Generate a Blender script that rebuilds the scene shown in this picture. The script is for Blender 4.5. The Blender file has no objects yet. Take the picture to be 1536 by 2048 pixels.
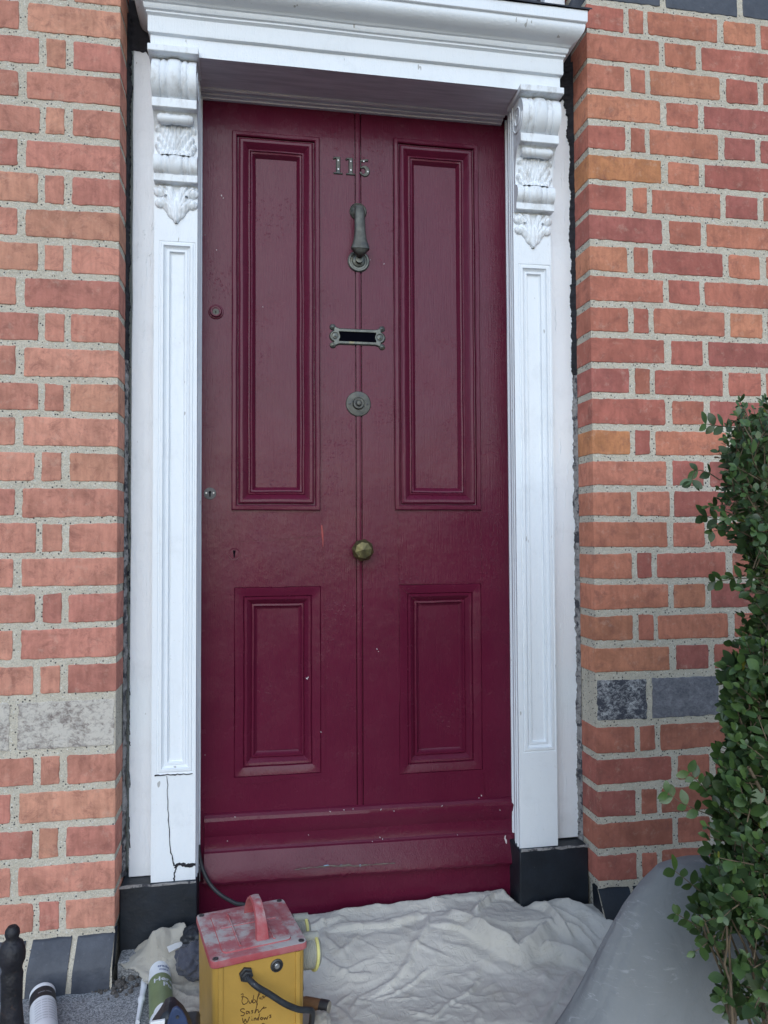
import bpy, bmesh, math, random
import numpy as np
from mathutils import Vector, Matrix, noise
random.seed(7)
SC = bpy.context.scene
COL = SC.collection
R = math.radians

# ------------------------------------------------------------------ camera
CAM = Vector((0.30368, -1.75858, 0.35826)); YAW, PITCH, ROLL, F = 0.170543, 0.032467, -0.0048416, 1500.0
_f = Vector((math.sin(YAW)*math.cos(PITCH), math.cos(YAW)*math.cos(PITCH), math.sin(PITCH)))
_r0 = Vector((math.cos(YAW), -math.sin(YAW), 0)); _u0 = _r0.cross(_f)
_r = _r0*math.cos(ROLL) + _u0*math.sin(ROLL); _u = -_r0*math.sin(ROLL) + _u0*math.cos(ROLL)
cd = bpy.data.cameras.new('camera'); cam = bpy.data.objects.new('camera', cd); COL.objects.link(cam)
cd.sensor_fit = 'VERTICAL'; cd.sensor_height = 36; cd.lens = F/2048*36; cd.clip_start = .02; cd.clip_end = 500
cam.matrix_world = Matrix(((_r.x, _u.x, -_f.x, CAM.x), (_r.y, _u.y, -_f.y, CAM.y), (_r.z, _u.z, -_f.z, CAM.z), (0, 0, 0, 1)))
SC.camera = cam

def ray(u, v): return _f + _r*((u-768)/F) - _u*((v-1024)/F)
def at(u, v, Y=None, Z=None):
    d = ray(u, v)
    t = (Y-CAM.y)/d.y if Y is not None else (Z-CAM.z)/d.z
    return CAM + d*t
def hit(u, v, p0, n):
    d = ray(u, v); return CAM + d*((p0-CAM).dot(n)/d.dot(n))

# ------------------------------------------------------------------ world, sun, exposure
SUN_EL, SUN_ROT = R(30), R(190)
w = bpy.data.worlds.new('World'); SC.world = w; w.use_nodes = True
nt = w.node_tree; bg = nt.nodes['Background']
sky = nt.nodes.new('ShaderNodeTexSky'); sky.sky_type = 'NISHITA'; sky.sun_disc = False
sky.sun_elevation = SUN_EL; sky.sun_rotation = SUN_ROT; sky.air_density = 1.0; sky.dust_density = 0.8; sky.ozone_density = 1.0
nt.links.new(sky.outputs[0], bg.inputs[0]); bg.inputs[1].default_value = 0.12
sd = bpy.data.lights.new('sun', 'SUN'); sd.energy = 1.15; sd.angle = R(70); sd.color = (.68, .85, 1.0)
sun = bpy.data.objects.new('sun', sd); COL.objects.link(sun)
# direction to the sun: in front of the wall (towards -y), a little to the left
sv = Vector((math.sin(SUN_ROT)*math.cos(SUN_EL), math.cos(SUN_ROT)*math.cos(SUN_EL), math.sin(SUN_EL)))
sun.rotation_euler = sv.to_track_quat('Z', 'Y').to_euler(); sun.location = (0, -3, 5)
vs = SC.view_settings; vs.view_transform = 'Standard'; vs.look = 'None'; vs.gamma = 1; vs.exposure = 0.55
SC.render.engine = 'CYCLES'; SC.render.resolution_x = 768; SC.render.resolution_y = 1024

# ------------------------------------------------------------------ materials
def newmat(name):
    m = bpy.data.materials.new(name); m.use_nodes = True
    return m, m.node_tree, m.node_tree.nodes['Principled BSDF']
class NT:
    def __init__(s, t): s.t = t
    def n(s, kind, **kw):
        x = s.t.nodes.new('ShaderNode'+kind)
        for k, v in kw.items(): setattr(x, k, v)
        return x
    def l(s, a, b): s.t.links.new(a, b)
    def coord(s, scale=(1, 1, 1), obj=True):
        c = s.n('TexCoord'); m = s.n('Mapping'); m.inputs['Scale'].default_value = scale
        s.l(c.outputs['Object'], m.inputs[0]); return m.outputs[0]
    def noise(s, vec, scale, detail=4, rough=.55, dist=0):
        x = s.n('TexNoise'); x.inputs['Scale'].default_value = scale; x.inputs['Detail'].default_value = detail
        x.inputs['Roughness'].default_value = rough; x.inputs['Distortion'].default_value = dist
        s.l(vec, x.inputs['Vector']); return x.outputs['Fac']
    def ramp(s, fac, stops):
        x = s.n('ValToRGB'); r = x.color_ramp
        while len(r.elements) < len(stops): r.elements.new(.5)
        for e, (p, c) in zip(r.elements, stops):
            e.position = p; e.color = (c, c, c, 1) if not hasattr(c, '__len__') else (*c, 1)
        s.l(fac, x.inputs[0]); return x.outputs[0]
    def mix(s, fac, a, b, mode='MIX'):
        x = s.n('Mix', data_type='RGBA', blend_type=mode)
        for i, v in ((0, fac), (6, a), (7, b)):
            if hasattr(v, 'links') or hasattr(v, 'is_linked'): s.l(v, x.inputs[i])
            elif hasattr(v, '__len__'): x.inputs[i].default_value = (*v, 1)
            else: x.inputs[i].default_value = v if i == 0 else (v, v, v, 1)
        return x.outputs[2]
    def math(s, op, a, b=0.0):
        x = s.n('Math', operation=op)
        for i, v in ((0, a), (1, b)):
            if hasattr(v, 'is_linked'): s.l(v, x.inputs[i])
            else: x.inputs[i].default_value = v
        return x.outputs[0]
    def bump(s, h, dist, strength=1.0, prev=None):
        x = s.n('Bump'); x.inputs['Distance'].default_value = dist; x.inputs['Strength'].default_value = strength
        s.l(h, x.inputs['Height'])
        if prev is not None: s.l(prev, x.inputs['Normal'])
        return x.outputs[0]

def simple(name, col, rough=.6, var=.15, scale=40, bump=.0004, bscale=200, metal=0, spec=.5, stretch=(1, 1, 1), col2=None, patch=None):
    m, t, b = newmat(name); N = NT(t)
    v = N.coord(stretch)
    f = N.noise(v, scale, 5, .6)
    c2 = col2 or tuple(c*(1-var) for c in col); c1 = col if col2 else tuple(min(1, c*(1+var)) for c in col)
    fr = N.ramp(f, [(.3, 0.), (.7, 1.)])
    c = N.mix(fr, c2, c1)
    if patch:                                    # (colour, scale, low, high)
        pf = N.ramp(N.noise(v, patch[1], 6, .7), [(patch[2], 0.), (patch[3], 1.)])
        c = N.mix(pf, c, patch[0])
    N.l(c, b.inputs['Base Color'])
    b.inputs['Roughness'].default_value = rough; b.inputs['Metallic'].default_value = metal
    b.inputs['Specular IOR Level'].default_value = spec
    if bump:
        N.l(N.bump(N.noise(v, bscale, 3), bump), b.inputs['Normal'])
    return m

def white_paint():
    m, t, b = newmat('old_white_gloss_paint'); N = NT(t)
    v = N.coord(); vg = N.coord((22, 22, 1.2))
    grime = N.ramp(N.noise(v, 9, 6, .7), [(.54, 0.), (.82, .5)])
    c = N.mix(grime, (.79, .825, .87), (.58, .60, .63))
    fine = N.ramp(N.noise(v, 160, 3), [(.66, 0.), (.80, .30)])
    c = N.mix(fine, c, (.45, .44, .42))
    vd = N.coord((1, 1, .3))
    chips = N.ramp(N.noise(vd, 70, 2, .5), [(.735, 0.), (.75, .8)])
    c = N.mix(chips, c, (.35, .34, .33))
    N.l(c, b.inputs['Base Color'])
    b.inputs['Roughness'].default_value = .42
    h = N.bump(N.noise(vg, 14, 4, .6), .0010, .55)
    h = N.bump(N.ramp(N.noise(N.coord((1, 1, .35)), 42, 5, .6, .6), [(.47, 0.), (.50, 1.), (.53, 0.)]), .0006, .35, h)
    h = N.bump(N.noise(v, 260, 3), .0003, .6, h)
    N.l(h, b.inputs['Normal']); return m

def door_paint():
    m, t, b = newmat('maroon_gloss_paint'); N = NT(t)
    v = N.coord(); vg = N.coord((30, 30, 1.5))
    c = N.mix(N.ramp(N.noise(v, 6, 5, .6), [(.3, 0.), (.75, 1.)]), (.092, .0076, .0260), (.112, .0104, .0320))
    c = N.mix(N.ramp(N.noise(v, 330, 2), [(.77, 0.), (.79, .5)]), c, (.30, .16, .18))
    N.l(c, b.inputs['Base Color'])
    N.l(N.ramp(N.noise(v, 14, 5, .6), [(.3, .19), (.7, .31)]), b.inputs['Roughness'])
    b.inputs['Specular IOR Level'].default_value = .27
    h = N.bump(N.noise(N.coord((60, 60, 2.2)), 10, 3, .5), .0009, .6)
    h = N.bump(N.noise(v, 34, 4, .55), .0016, .42, h)
    pit = N.ramp(N.noise(v, 150, 3, .6), [(.60, 0.), (.70, 1.)]); msk = N.ramp(N.noise(v, 7, 3, .5), [(.50, 0.), (.65, 1.)])
    h = N.bump(N.math('MULTIPLY', pit, msk), .0006, .6, h)
    N.l(h, b.inputs['Normal']); return m

def brick_mat():
    m, t, b = newmat('old_brick'); N = NT(t)
    a = N.n('Attribute'); a.attribute_name = 'tint'
    v = N.coord(); vs_ = N.coord((95, 95, 17))
    big = N.ramp(N.noise(v, 15, 7, .72, .6), [(.30, .70), (.46, .92), (.54, 1.05), (.70, 1.18)])
    c = N.mix(1.0, a.outputs['Color'], big, 'MULTIPLY')
    stain = N.ramp(N.noise(v, 26, 7, .78, .5), [(.51, 0.), (.66, .60)])
    c = N.mix(stain, c, (.22, .09, .075))
    streak = N.ramp(N.noise(vs_, 1.0, 4, .6), [(.42, 0.), (.72, .30)])
    c = N.mix(streak, c, (.20, .07, .052))
    pale = N.ramp(N.noise(v, 33, 6, .78), [(.55, 0.), (.72, .38)])
    c = N.mix(pale, c, (.62, .44, .35))
    grit = N.ramp(N.noise(v, 620, 2), [(.68, 0.), (.74, .45)])
    c = N.mix(grit, c, (.10, .045, .035))
    N.l(c, b.inputs['Base Color']); b.inputs['Roughness'].default_value = .88
    b.inputs['Specular IOR Level'].default_value = .25
    h = N.bump(N.noise(vs_, 1.0, 4, .7), .0011, .7)
    h = N.bump(N.noise(v, 90, 6, .7), .0016, .6, h)
    h = N.bump(N.noise(v, 500, 2), .0006, .6, h)
    N.l(h, b.inputs['Normal']); return m

def mortar_mat():
    m, t, b = newmat('gritty_mortar'); N = NT(t)
    v = N.coord()
    c = N.mix(N.ramp(N.noise(v, 12, 5, .6), [(.3, 0.), (.7, 1.)]), (.50, .445, .355), (.62, .56, .465))
    c = N.mix(N.ramp(N.noise(v, 300, 3, .6), [(.35, 0.), (.65, .5)]), c, (.64, .60, .52))
    c = N.mix(N.ramp(N.noise(v, 480, 2, .6), [(.54, 0.), (.62, .48)]), c, (.24, .225, .20))
    vo = N.n('TexVoronoi'); vo.inputs['Scale'].default_value = 210; N.l(v, vo.inputs['Vector'])
    rnd = N.n('SeparateColor'); N.l(vo.outputs['Color'], rnd.inputs[0])
    dot = N.math('MULTIPLY', N.ramp(vo.outputs['Distance'], [(.34, 1.), (.46, 0.)]), N.ramp(rnd.outputs[0], [(.86, 0.), (.89, 1.)]))
    c = N.mix(dot, c, (.075, .072, .075))
    dot2 = N.math('MULTIPLY', N.ramp(vo.outputs['Distance'], [(.3, 1.), (.42, 0.)]), N.ramp(rnd.outputs[1], [(.90, 0.), (.92, 1.)]))
    c = N.mix(dot2, c, (.66, .63, .58))
    N.l(c, b.inputs['Base Color']); b.inputs['Roughness'].default_value = .95; b.inputs['Specular IOR Level'].default_value = .2
    h = N.bump(N.noise(v, 110, 5, .7), .005, .9)
    h = N.bump(vo.outputs['Distance'], .0012, .5, h)
    N.l(h, b.inputs['Normal']); return m

def blue_brick_mat():
    m, t, b = newmat('blue_engineering_brick'); N = NT(t)
    v = N.coord()
    c = N.mix(N.ramp(N.noise(v, 18, 6, .65), [(.3, 0.), (.7, 1.)]), (.034, .040, .056), (.075, .084, .108))
    c = N.mix(N.ramp(N.noise(v, 60, 6, .75), [(.60, 0.), (.76, .5)]), c, (.19, .19, .21))
    c = N.mix(N.ramp(N.noise(v, 300, 2), [(.66, 0.), (.73, .5)]), c, (.02, .02, .03))
    N.l(c, b.inputs['Base Color']); b.inputs['Roughness'].default_value = .55
    h = N.bump(N.noise(v, 60, 6, .7), .003, .6)
    N.l(h, b.inputs['Normal']); return m

def band_mat(name, c1, c2, lo, hi):
    m, t, b = newmat(name); N = NT(t)
    v = N.coord((1, 1, 1.3))
    f = N.noise(v, 85, 8, .8, .5)
    big = N.noise(v, 16, 4, .6)
    f2 = N.math('ADD', f, N.math('MULTIPLY', N.math('SUBTRACT', big, .5), .55))
    c = N.mix(N.ramp(f2, [(lo, 0.), (hi, 1.)]), c1, c2)
    N.l(c, b.inputs['Base Color']); b.inputs['Roughness'].default_value = .9
    h = N.bump(f, .004, .8); N.l(h, b.inputs['Normal']); return m

def granite_mat():
    m, t, b = newmat('granite'); N = NT(t)
    v = N.coord()
    vo = N.n('TexVoronoi'); vo.inputs['Scale'].default_value = 420; N.l(v, vo.inputs['Vector'])
    rnd = N.n('SeparateColor'); N.l(vo.outputs['Color'], rnd.inputs[0])
    c = N.ramp(rnd.outputs[0], [(0., (.10, .11, .125)), (.35, (.22, .23, .25)), (.7, (.36, .37, .39)), (1., (.50, .51, .53))])
    c = N.mix(N.ramp(N.noise(v, 9, 6, .7), [(.4, 0.), (.75, .5)]), c, (.14, .14, .14))
    N.l(c, b.inputs['Base Color']); b.inputs['Roughness'].default_value = .8
    h = N.bump(N.noise(v, 150, 5, .7), .002, .7); N.l(h, b.inputs['Normal']); return m

def leaf_mat():
    m, t, b = newmat('privet_leaf'); N = NT(t)
    a = N.n('Attribute'); a.attribute_name = 'tint'
    v = N.coord()
    c = N.mix(N.ramp(N.noise(v, 120, 3), [(.3, .0), (.7, .35)]), a.outputs['Color'], (.03, .065, .03))
    N.l(c, b.inputs['Base Color']); b.inputs['Roughness'].default_value = .36
    b.inputs['Specular IOR Level'].default_value = .5
    tr = N.n('BsdfTranslucent'); N.l(c, tr.inputs[0])
    mx = N.n('MixShader'); mx.inputs[0].default_value = .14
    out = t.nodes['Material Output']
    N.l(b.outputs[0], mx.inputs[1]); N.l(tr.outputs[0], mx.inputs[2]); N.l(mx.outputs[0], out.inputs[0])
    h = N.bump(N.noise(v, 300, 3), .0006, .5); N.l(h, b.inputs['Normal'])
    return m

def cloth_mat(name, c1, c2, stain, weave=.0003):
    m, t, b = newmat(name); N = NT(t)
    v = N.coord()
    c = N.mix(N.ramp(N.noise(v, 5, 5, .6), [(.35, 0.), (.7, 1.)]), c1, c2)
    c = N.mix(N.ramp(N.noise(v, 13, 6, .7, .6), [(.54, 0.), (.70, .55)]), c, stain)
    c = N.mix(N.ramp(N.noise(v, 260, 2), [(.74, 0.), (.78, .7)]), c, (.12, .10, .09))
    N.l(c, b.inputs['Base Color']); b.inputs['Roughness'].default_value = .92; b.inputs['Specular IOR Level'].default_value = .15
    b.inputs['Sheen Weight'].default_value = .15
    h = N.bump(N.noise(v, 900, 2), weave, .6)
    h = N.bump(N.noise(N.coord((1, 1, 1)), 34, 4, .55, .8), .0012, .35, h)
    for sc_, rot, dd in (((14, 5, 5), .5, .8), ((6, 17, 6), -.4, 1.0), ((26, 12, 9), .9, .6)):
        cc = N.n('TexCoord'); mp = N.n('Mapping'); mp.inputs['Scale'].default_value = sc_; mp.inputs['Rotation'].default_value = (0, 0, rot); N.l(cc.outputs['Object'], mp.inputs[0])
        cr = N.ramp(N.noise(mp.outputs[0], 1.6, 3, .5, .7), [(.40, .35), (.495, 0.), (.505, 1.), (.60, .45)])
        h = N.bump(cr, .0020, .42*dd, h)
    N.l(h, b.inputs['Normal']); return m

def poly_mat():
    m, t, b = newmat('grey_polythene'); N = NT(t)
    v = N.coord(); vs_ = N.coord((9, 9, 60))
    c = N.mix(N.ramp(N.noise(v, 5, 5, .6), [(.3, 0.), (.7, 1.)]), (.20, .21, .22), (.26, .27, .28))
    sc = N.ramp(N.noise(N.coord((26, 30, 95)), 1.0, 5, .7, 1.5), [(.57, 0.), (.66, .38)])
    msk = N.ramp(N.noise(v, 9, 3), [(.46, 0.), (.58, 1.)])
    c = N.mix(N.math('MULTIPLY', sc, msk), c, (.50, .51, .53))
    N.l(c, b.inputs['Base Color']); b.inputs['Roughness'].default_value = .68; b.inputs['Specular IOR Level'].default_value = .3
    h = N.bump(N.noise(v, 13, 5, .55, .8), .014, .5); N.l(h, b.inputs['Normal']); return m

def lid_mat():
    m, t, b = newmat('dusty_red_plastic'); N = NT(t)
    v = N.coord()
    c = N.mix(N.ramp(N.noise(v, 30, 5, .6), [(.3, 0.), (.7, 1.)]), (.33, .040, .050), (.40, .075, .085))
    d = N.ramp(N.noise(v, 15, 8, .70, .15), [(.44, 0.), (.56, .95)])
    geo = N.n('NewGeometry'); sx = N.n('SeparateXYZ'); N.l(geo.outputs['Normal'], sx.inputs[0])
    up = N.ramp(sx.outputs['Z'], [(.55, .12), (.95, 1.)])
    c = N.mix(N.math('MULTIPLY', d, up), c, (.44, .43, .41))
    film = N.math('MULTIPLY', N.ramp(N.noise(v, 70, 4), [(.3, .1), (.7, .36)]), up)
    c = N.mix(film, c, (.45, .40, .42))
    N.l(c, b.inputs['Base Color']); b.inputs['Roughness'].default_value = .7
    N.l(N.bump(N.noise(v, 160, 5, .7), .001, .7), b.inputs['Normal']); return m

M = {
 'white': white_paint(), 'door': door_paint(), 'brick': brick_mat(), 'mortar': mortar_mat(), 'blue': blue_brick_mat(),
 'band_l': band_mat('rendered_stone', (.22, .18, .165), (.60, .555, .50), .36, .55),
 'band_r': band_mat('salt_stained_stone', (.06, .062, .08), (.55, .55, .56), .46, .66),
 'band_s': band_mat('slate_stone', (.12, .12, .145), (.30, .30, .325), .38, .74),
 'granite': granite_mat(), 'leaf': leaf_mat(), 'lid': lid_mat(), 'poly': poly_mat(),
 'plinth': simple('black_masonry_paint', (.010, .014, .021), .5, .3, 25, .0012, 70, patch=((.10, .10, .10), 55, .66, .80)),
 'soffit': simple('grimy_white_paint', (.68, .63, .67), .6, .18, 18, .0006, 120, stretch=(.4, 4, 4)),
 'soot_and_shade': simple('sooty_filler_and_shade', (.018, .018, .024), .9, .5, 60, .004, 60),
 'filler': simple('grey_filler', (.26, .25, .25), .95, .35, 60, .004, 80, patch=((.05, .05, .06), 40, .50, .58)),
 'bronze': simple('tarnished_brass', (.12, .125, .115), .46, .35, 60, .0006, 130, metal=.75, patch=((.20, .17, .09), 30, .55, .75)),
 'pewter': simple('dull_pewter_metal', (.10, .10, .09), .55, .3, 70, .0006, 150, metal=.65, patch=((.07, .075, .08), 40, .5, .7)),
 'brassknob': simple('worn_brass', (.15, .13, .06), .50, .35, 60, .0006, 110, metal=.8, patch=((.075, .065, .04), 45, .45, .7)),
 'ironlock': simple('dark_steel', (.07, .07, .075), .45, .3, 70, .0004, 150, metal=.6),
 'hole': simple('dark_hole', (.003, .003, .006), .95, .1, 40, 0, spec=0),
 'cloth': cloth_mat('cotton_dust_sheet', (.50, .48, .435), (.61, .585, .54), (.41, .375, .31)),
 'rag': cloth_mat('dirty_dust_sheet', (.36, .335, .29), (.48, .455, .41), (.20, .17, .145)),
 'glove': cloth_mat('dark_grey_cloth', (.045, .05, .07), (.10, .105, .135), (.20, .20, .22)),
 'yellow': simple('scuffed_yellow_plastic', (.47, .275, .055), .5, .12, 12, .0006, 60, patch=((.33, .18, .05), 9, .58, .8)),
 'rubber': simple('black_rubber', (.022, .025, .030), .55, .4, 60, .0005, 200, patch=((.16, .16, .16), 120, .66, .74)),
 'greyplastic': simple('grey_plastic', (.30, .30, .27), .55, .15, 50, .0004, 120, patch=((.12, .12, .11), 60, .62, .75)),
 'yellowring': simple('pale_yellow_plastic', (.60, .55, .20), .5, .15, 60, .0003, 100),
 'steel': simple('steel', (.42, .42, .42), .35, .25, 90, .0003, 150, metal=.8),
 'ink': simple('brown_marker_ink', (.07, .03, .006), .5, .1, 40, 0),
 'tubewhite': simple('white_plastic_tube', (.72, .75, .80), .35, .06, 30, .0002, 60),
 'tubegreen': simple('olive_green_label', (.20, .25, .13), .42, .10, 30, .0002, 60),
 'tubeblack': simple('black_label', (.018, .018, .024), .45, .3, 30, 0),
 'printgrey': simple('grey_print', (.36, .38, .42), .5, .1, 40, 0),
 'printblue': simple('blue_print', (.14, .18, .34), .5, .1, 40, 0),
 'navy': simple('navy_plastic', (.030, .050, .115), .5, .2, 50, .0004, 100),
 'toolblack': simple('black_tool_plastic', (.018, .021, .028), .5, .4, 60, .0007, 90, patch=((.10, .10, .11), 90, .60, .75)),
 'wood': simple('varnished_wood', (.20, .105, .05), .45, .25, 30, .0004, 120, stretch=(1, 6, 6)),
 'woodend': simple('pale_wood_end', (.34, .30, .24), .7, .25, 90, .0006, 150),
 'iron': simple('painted_iron', (.014, .013, .018), .6, .5, 40, .003, 60, patch=((.06, .03, .02), 50, .58, .7)),
 'lead': simple('lead_flashing', (.018, .02, .028), .6, .4, 50, .003, 40),
 'twig': simple('twig_bark', (.13, .095, .06), .85, .35, 80, .001, 200),
 'chip': simple('pale_paint_chip', (.55, .48, .50), .6, .1, 60, 0),
 'bluechip': simple('pale_blue_paint_chip', (.22, .42, .60), .6, .1, 60, 0),
 'barewood': simple('weathered_bare_wood', (.14, .12, .10), .9, .4, 90, .001, 150, stretch=(.3, 3, 3)),
 'bright_white': simple('fresh_white_paint', (.86, .86, .86), .35, .03, 30, .0003, 90),
 'glass': simple('dark_window_glass', (.02, .022, .03), .08, .2, 10, 0),
 'dirt': simple('rubble_dirt', (.10, .09, .085), .95, .5, 60, .006, 90, patch=((.32, .31, .30), 120, .58, .66)),
 'carved': simple('grimy_carved_paint', (.78, .81, .85), .5, .08, 25, .0008, 60, patch=((.48, .47, .46), 38, .50, .74), stretch=(1, 1, .45)),
 'soil': simple('dark_soil_and_grass', (.045, .05, .035), .95, .4, 12, .01, 20),
 'redwear': simple('old_red_paint', (.32, .035, .035), .5, .2, 60, 0),
}

# ------------------------------------------------------------------ mesh helpers
class MB:
    def __init__(s): s.v = []; s.f = []; s.c = []
    def add(s, vs, fs, col=None):
        o = len(s.v); s.v += [tuple(x) for x in vs]; s.f += [tuple(i+o for i in f) for f in fs]
        s.c += [col or (1, 1, 1)]*len(fs); return s
    def box(s, x0, x1, y0, y1, z0, z1, col=None):
        v = [(x, y, z) for x in (x0, x1) for y in (y0, y1) for z in (z0, z1)]
        return s.add(v, [(0, 1, 3, 2), (4, 6, 7, 5), (0, 4, 5, 1), (2, 3, 7, 6), (0, 2, 6, 4), (1, 5, 7, 3)], col)
    def tube(s, pts, rad, n=10, cap=True, col=None):
        pts = [Vector(p) for p in pts]; k = len(pts)
        rad = list(rad) if hasattr(rad, '__len__') else [rad]*k
        vs, fs = [], []; prev = None
        for i, p in enumerate(pts):
            d = (pts[min(i+1, k-1)] - pts[max(i-1, 0)]); d = d.normalized() if d.length > 1e-9 else Vector((0, 0, 1))
            if prev is None: a = d.orthogonal().normalized()
            else:
                a = prev - d*prev.dot(d); a = a.normalized() if a.length > 1e-6 else d.orthogonal().normalized()
            prev = a; b = d.cross(a)
            vs += [p + (a*math.cos(t) + b*math.sin(t))*rad[i] for t in [2*math.pi*j/n for j in range(n)]]
        for i in range(k-1):
            for j in range(n):
                fs.append((i*n+j, i*n+(j+1) % n, (i+1)*n+(j+1) % n, (i+1)*n+j))
        if cap: fs.append(tuple(range(n))[::-1]); fs.append(tuple((k-1)*n+j for j in range(n)))
        return s.add(vs, fs, col)
    def lathe(s, prof, origin, axis=(0, 0, 1), n=24, col=None, cap=True):   # prof: (radius, height)
        ax = Vector(axis).normalized(); a = ax.orthogonal().normalized(); b = ax.cross(a); o = Vector(origin)
        vs = [o + ax*h + (a*math.cos(t)+b*math.sin(t))*r for r, h in prof for t in [2*math.pi*j/n for j in range(n)]]
        fs = [(i*n+j, i*n+(j+1) % n, (i+1)*n+(j+1) % n, (i+1)*n+j) for i in range(len(prof)-1) for j in range(n)]
        if cap: fs.append(tuple(range(n))[::-1]); fs.append(tuple((len(prof)-1)*n+j for j in range(n)))
        return s.add(vs, fs, col)
    def wobble(s, amp, scale):
        s.v = [tuple(Vector(p) + noise.noise_vector(Vector(p)*scale)*amp) for p in s.v]; return s

def obj(name, mb, mat, parent=None, bevel=0, sharp=35, attr=False, **props):
    me = bpy.data.meshes.new(name); me.from_pydata(mb.v, [], mb.f); me.update()
    bm = bmesh.new(); bm.from_mesh(me); bmesh.ops.recalc_face_normals(bm, faces=bm.faces) if mb.__dict__.get('recalc', True) else None
    bm.to_mesh(me); bm.free()
    if attr:
        a = me.color_attributes.new('tint', 'FLOAT_COLOR', 'CORNER'); data = []
        for p, c in zip(me.polygons, mb.c): data += [*c, 1.0]*p.loop_total
        a.data.foreach_set('color', data)
    me.materials.append(M[mat]); me.shade_smooth(); me.set_sharp_from_angle(angle=R(sharp))
    o = bpy.data.objects.new(name, me); COL.objects.link(o)
    if bevel:
        md = o.modifiers.new('bevel', 'BEVEL'); md.width = bevel; md.segments = 2; md.limit_method = 'ANGLE'; md.angle_limit = R(40)
    if parent is not None: par(o, parent)
    for k, v in props.items(): o[k] = v
    return o
def par(o, p):
    o.parent = p; m = Matrix.Identity(4); q = p
    while q is not None:
        m = q.matrix_basis.inverted() if q is p and q.parent is None else m
        if q.parent is not None: m = world_of(p).inverted(); break
        q = q.parent
    o.matrix_parent_inverse = m
def world_of(o):
    m = o.matrix_basis.copy()
    if o.parent is not None: m = world_of(o.parent) @ o.matrix_parent_inverse @ m
    return m
def thing(name, label, cat, loc=(0, 0, 0), group=None):
    o = bpy.data.objects.new(name, None); o.empty_display_size = .05; COL.objects.link(o); o.location = loc
    o.matrix_basis = Matrix.Translation(Vector(loc))
    o['label'] = label; o['category'] = cat
    if group: o['group'] = group
    return o
def tag(o, label, cat, group=None):
    o['label'] = label; o['category'] = cat
    if group: o['group'] = group
    return o

def grid_mesh(xs, hs, fn):
    """fn(i,j)->point"""
    mb = MB(); n, m = len(xs), len(hs)
    mb.v = [tuple(fn(x, h)) for x in xs for h in hs]
    mb.f = [(i*m+j, (i+1)*m+j, (i+1)*m+j+1, i*m+j+1) for i in range(n-1) for j in range(m-1)]
    mb.c = [(1, 1, 1)]*len(mb.f); return mb

def relief(fn, x0, x1, z0, z1, res, Y, base=0.0006, mb=None):
    """fn(X,Z)-> height array (negative outside). Raised forward of plane y=Y."""
    nx, nz = max(4, int((x1-x0)/res)), max(4, int((z1-z0)/res))
    X, Z = np.meshgrid(np.linspace(x0, x1, nx), np.linspace(z0, z1, nz), indexing='ij')
    H = fn(X, Z); ins = H > 0
    keep = np.zeros_like(ins)
    keep[:-1, :-1] |= ins[:-1, :-1] | ins[1:, :-1] | ins[:-1, 1:] | ins[1:, 1:]
    mb = mb or MB(); idx = {}
    def vid(i, j):
        k = (i, j)
        if k not in idx:
            idx[k] = len(mb.v); h = float(H[i, j]); mb.v.append((float(X[i, j]), Y - (h if h > 0 else -base), float(Z[i, j])))
        return idx[k]
    for i in range(nx-1):
        for j in range(nz-1):
            if keep[i, j]:
                mb.f.append((vid(i, j), vid(i+1, j), vid(i+1, j+1), vid(i, j+1))); mb.c.append((1, 1, 1))
    return mb
def seg_d(X, Z, a, b, ra, rb):
    """rounded height of tapered capsule (1 at the axis, 0 at the edge)"""
    ax, az = a; bx, bz = b; dx, dz = bx-ax, bz-az; L = dx*dx+dz*dz+1e-12
    t = np.clip(((X-ax)*dx+(Z-az)*dz)/L, 0, 1)
    d = np.hypot(X-ax-t*dx, Z-az-t*dz); r = ra+(rb-ra)*t
    return 1-d/r
def poly_h(X, Z, pts, rads):
    h = None
    for k in range(len(pts)-1):
        q = seg_d(X, Z, pts[k], pts[k+1], rads[k], rads[k+1]); h = q if h is None else np.maximum(h, q)
    return h
def rnd(h, p=.5): return np.sign(h)*np.abs(np.clip(h, -1, 1))**p

def ribbon(pts, w, nrm, lift, col=None, mb=None):
    """thin flat strip following pts on a plane with unit normal nrm"""
    mb = mb or MB(); pts = [Vector(p) for p in pts]; nrm = Vector(nrm); vs = []
    k = len(pts); w = w if hasattr(w, '__len__') else [w]*k
    for i, p in enumerate(pts):
        d = (pts[min(i+1, k-1)]-pts[max(i-1, 0)]).normalized(); s = d.cross(nrm).normalized()*w[i]/2
        vs += [p+s+nrm*lift, p-s+nrm*lift, p+s-nrm*.0005, p-s-nrm*.0005]
    fs = []
    for i in range(k-1):
        a, b = 4*i, 4*i+4
        fs += [(a, b, b+1, a+1), (a, a+2, b+2, b), (a+1, b+1, b+3, a+3)]
    return mb.add(vs, fs, col)
def catmull(pts, n=6):
    P = [Vector(p) for p in pts]; P = [P[0]*2-P[1]]+P+[P[-1]*2-P[-2]]; o = []
    for i in range(1, len(P)-2):
        for j in range(n):
            t = j/n; a, b, c, d = P[i-1:i+3]
            o.append(.5*((2*b)+(-a+c)*t+(2*a-5*b+4*c-d)*t*t+(-a+3*b-3*c+d)*t*t*t))
    return o+[P[-2]]

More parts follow.
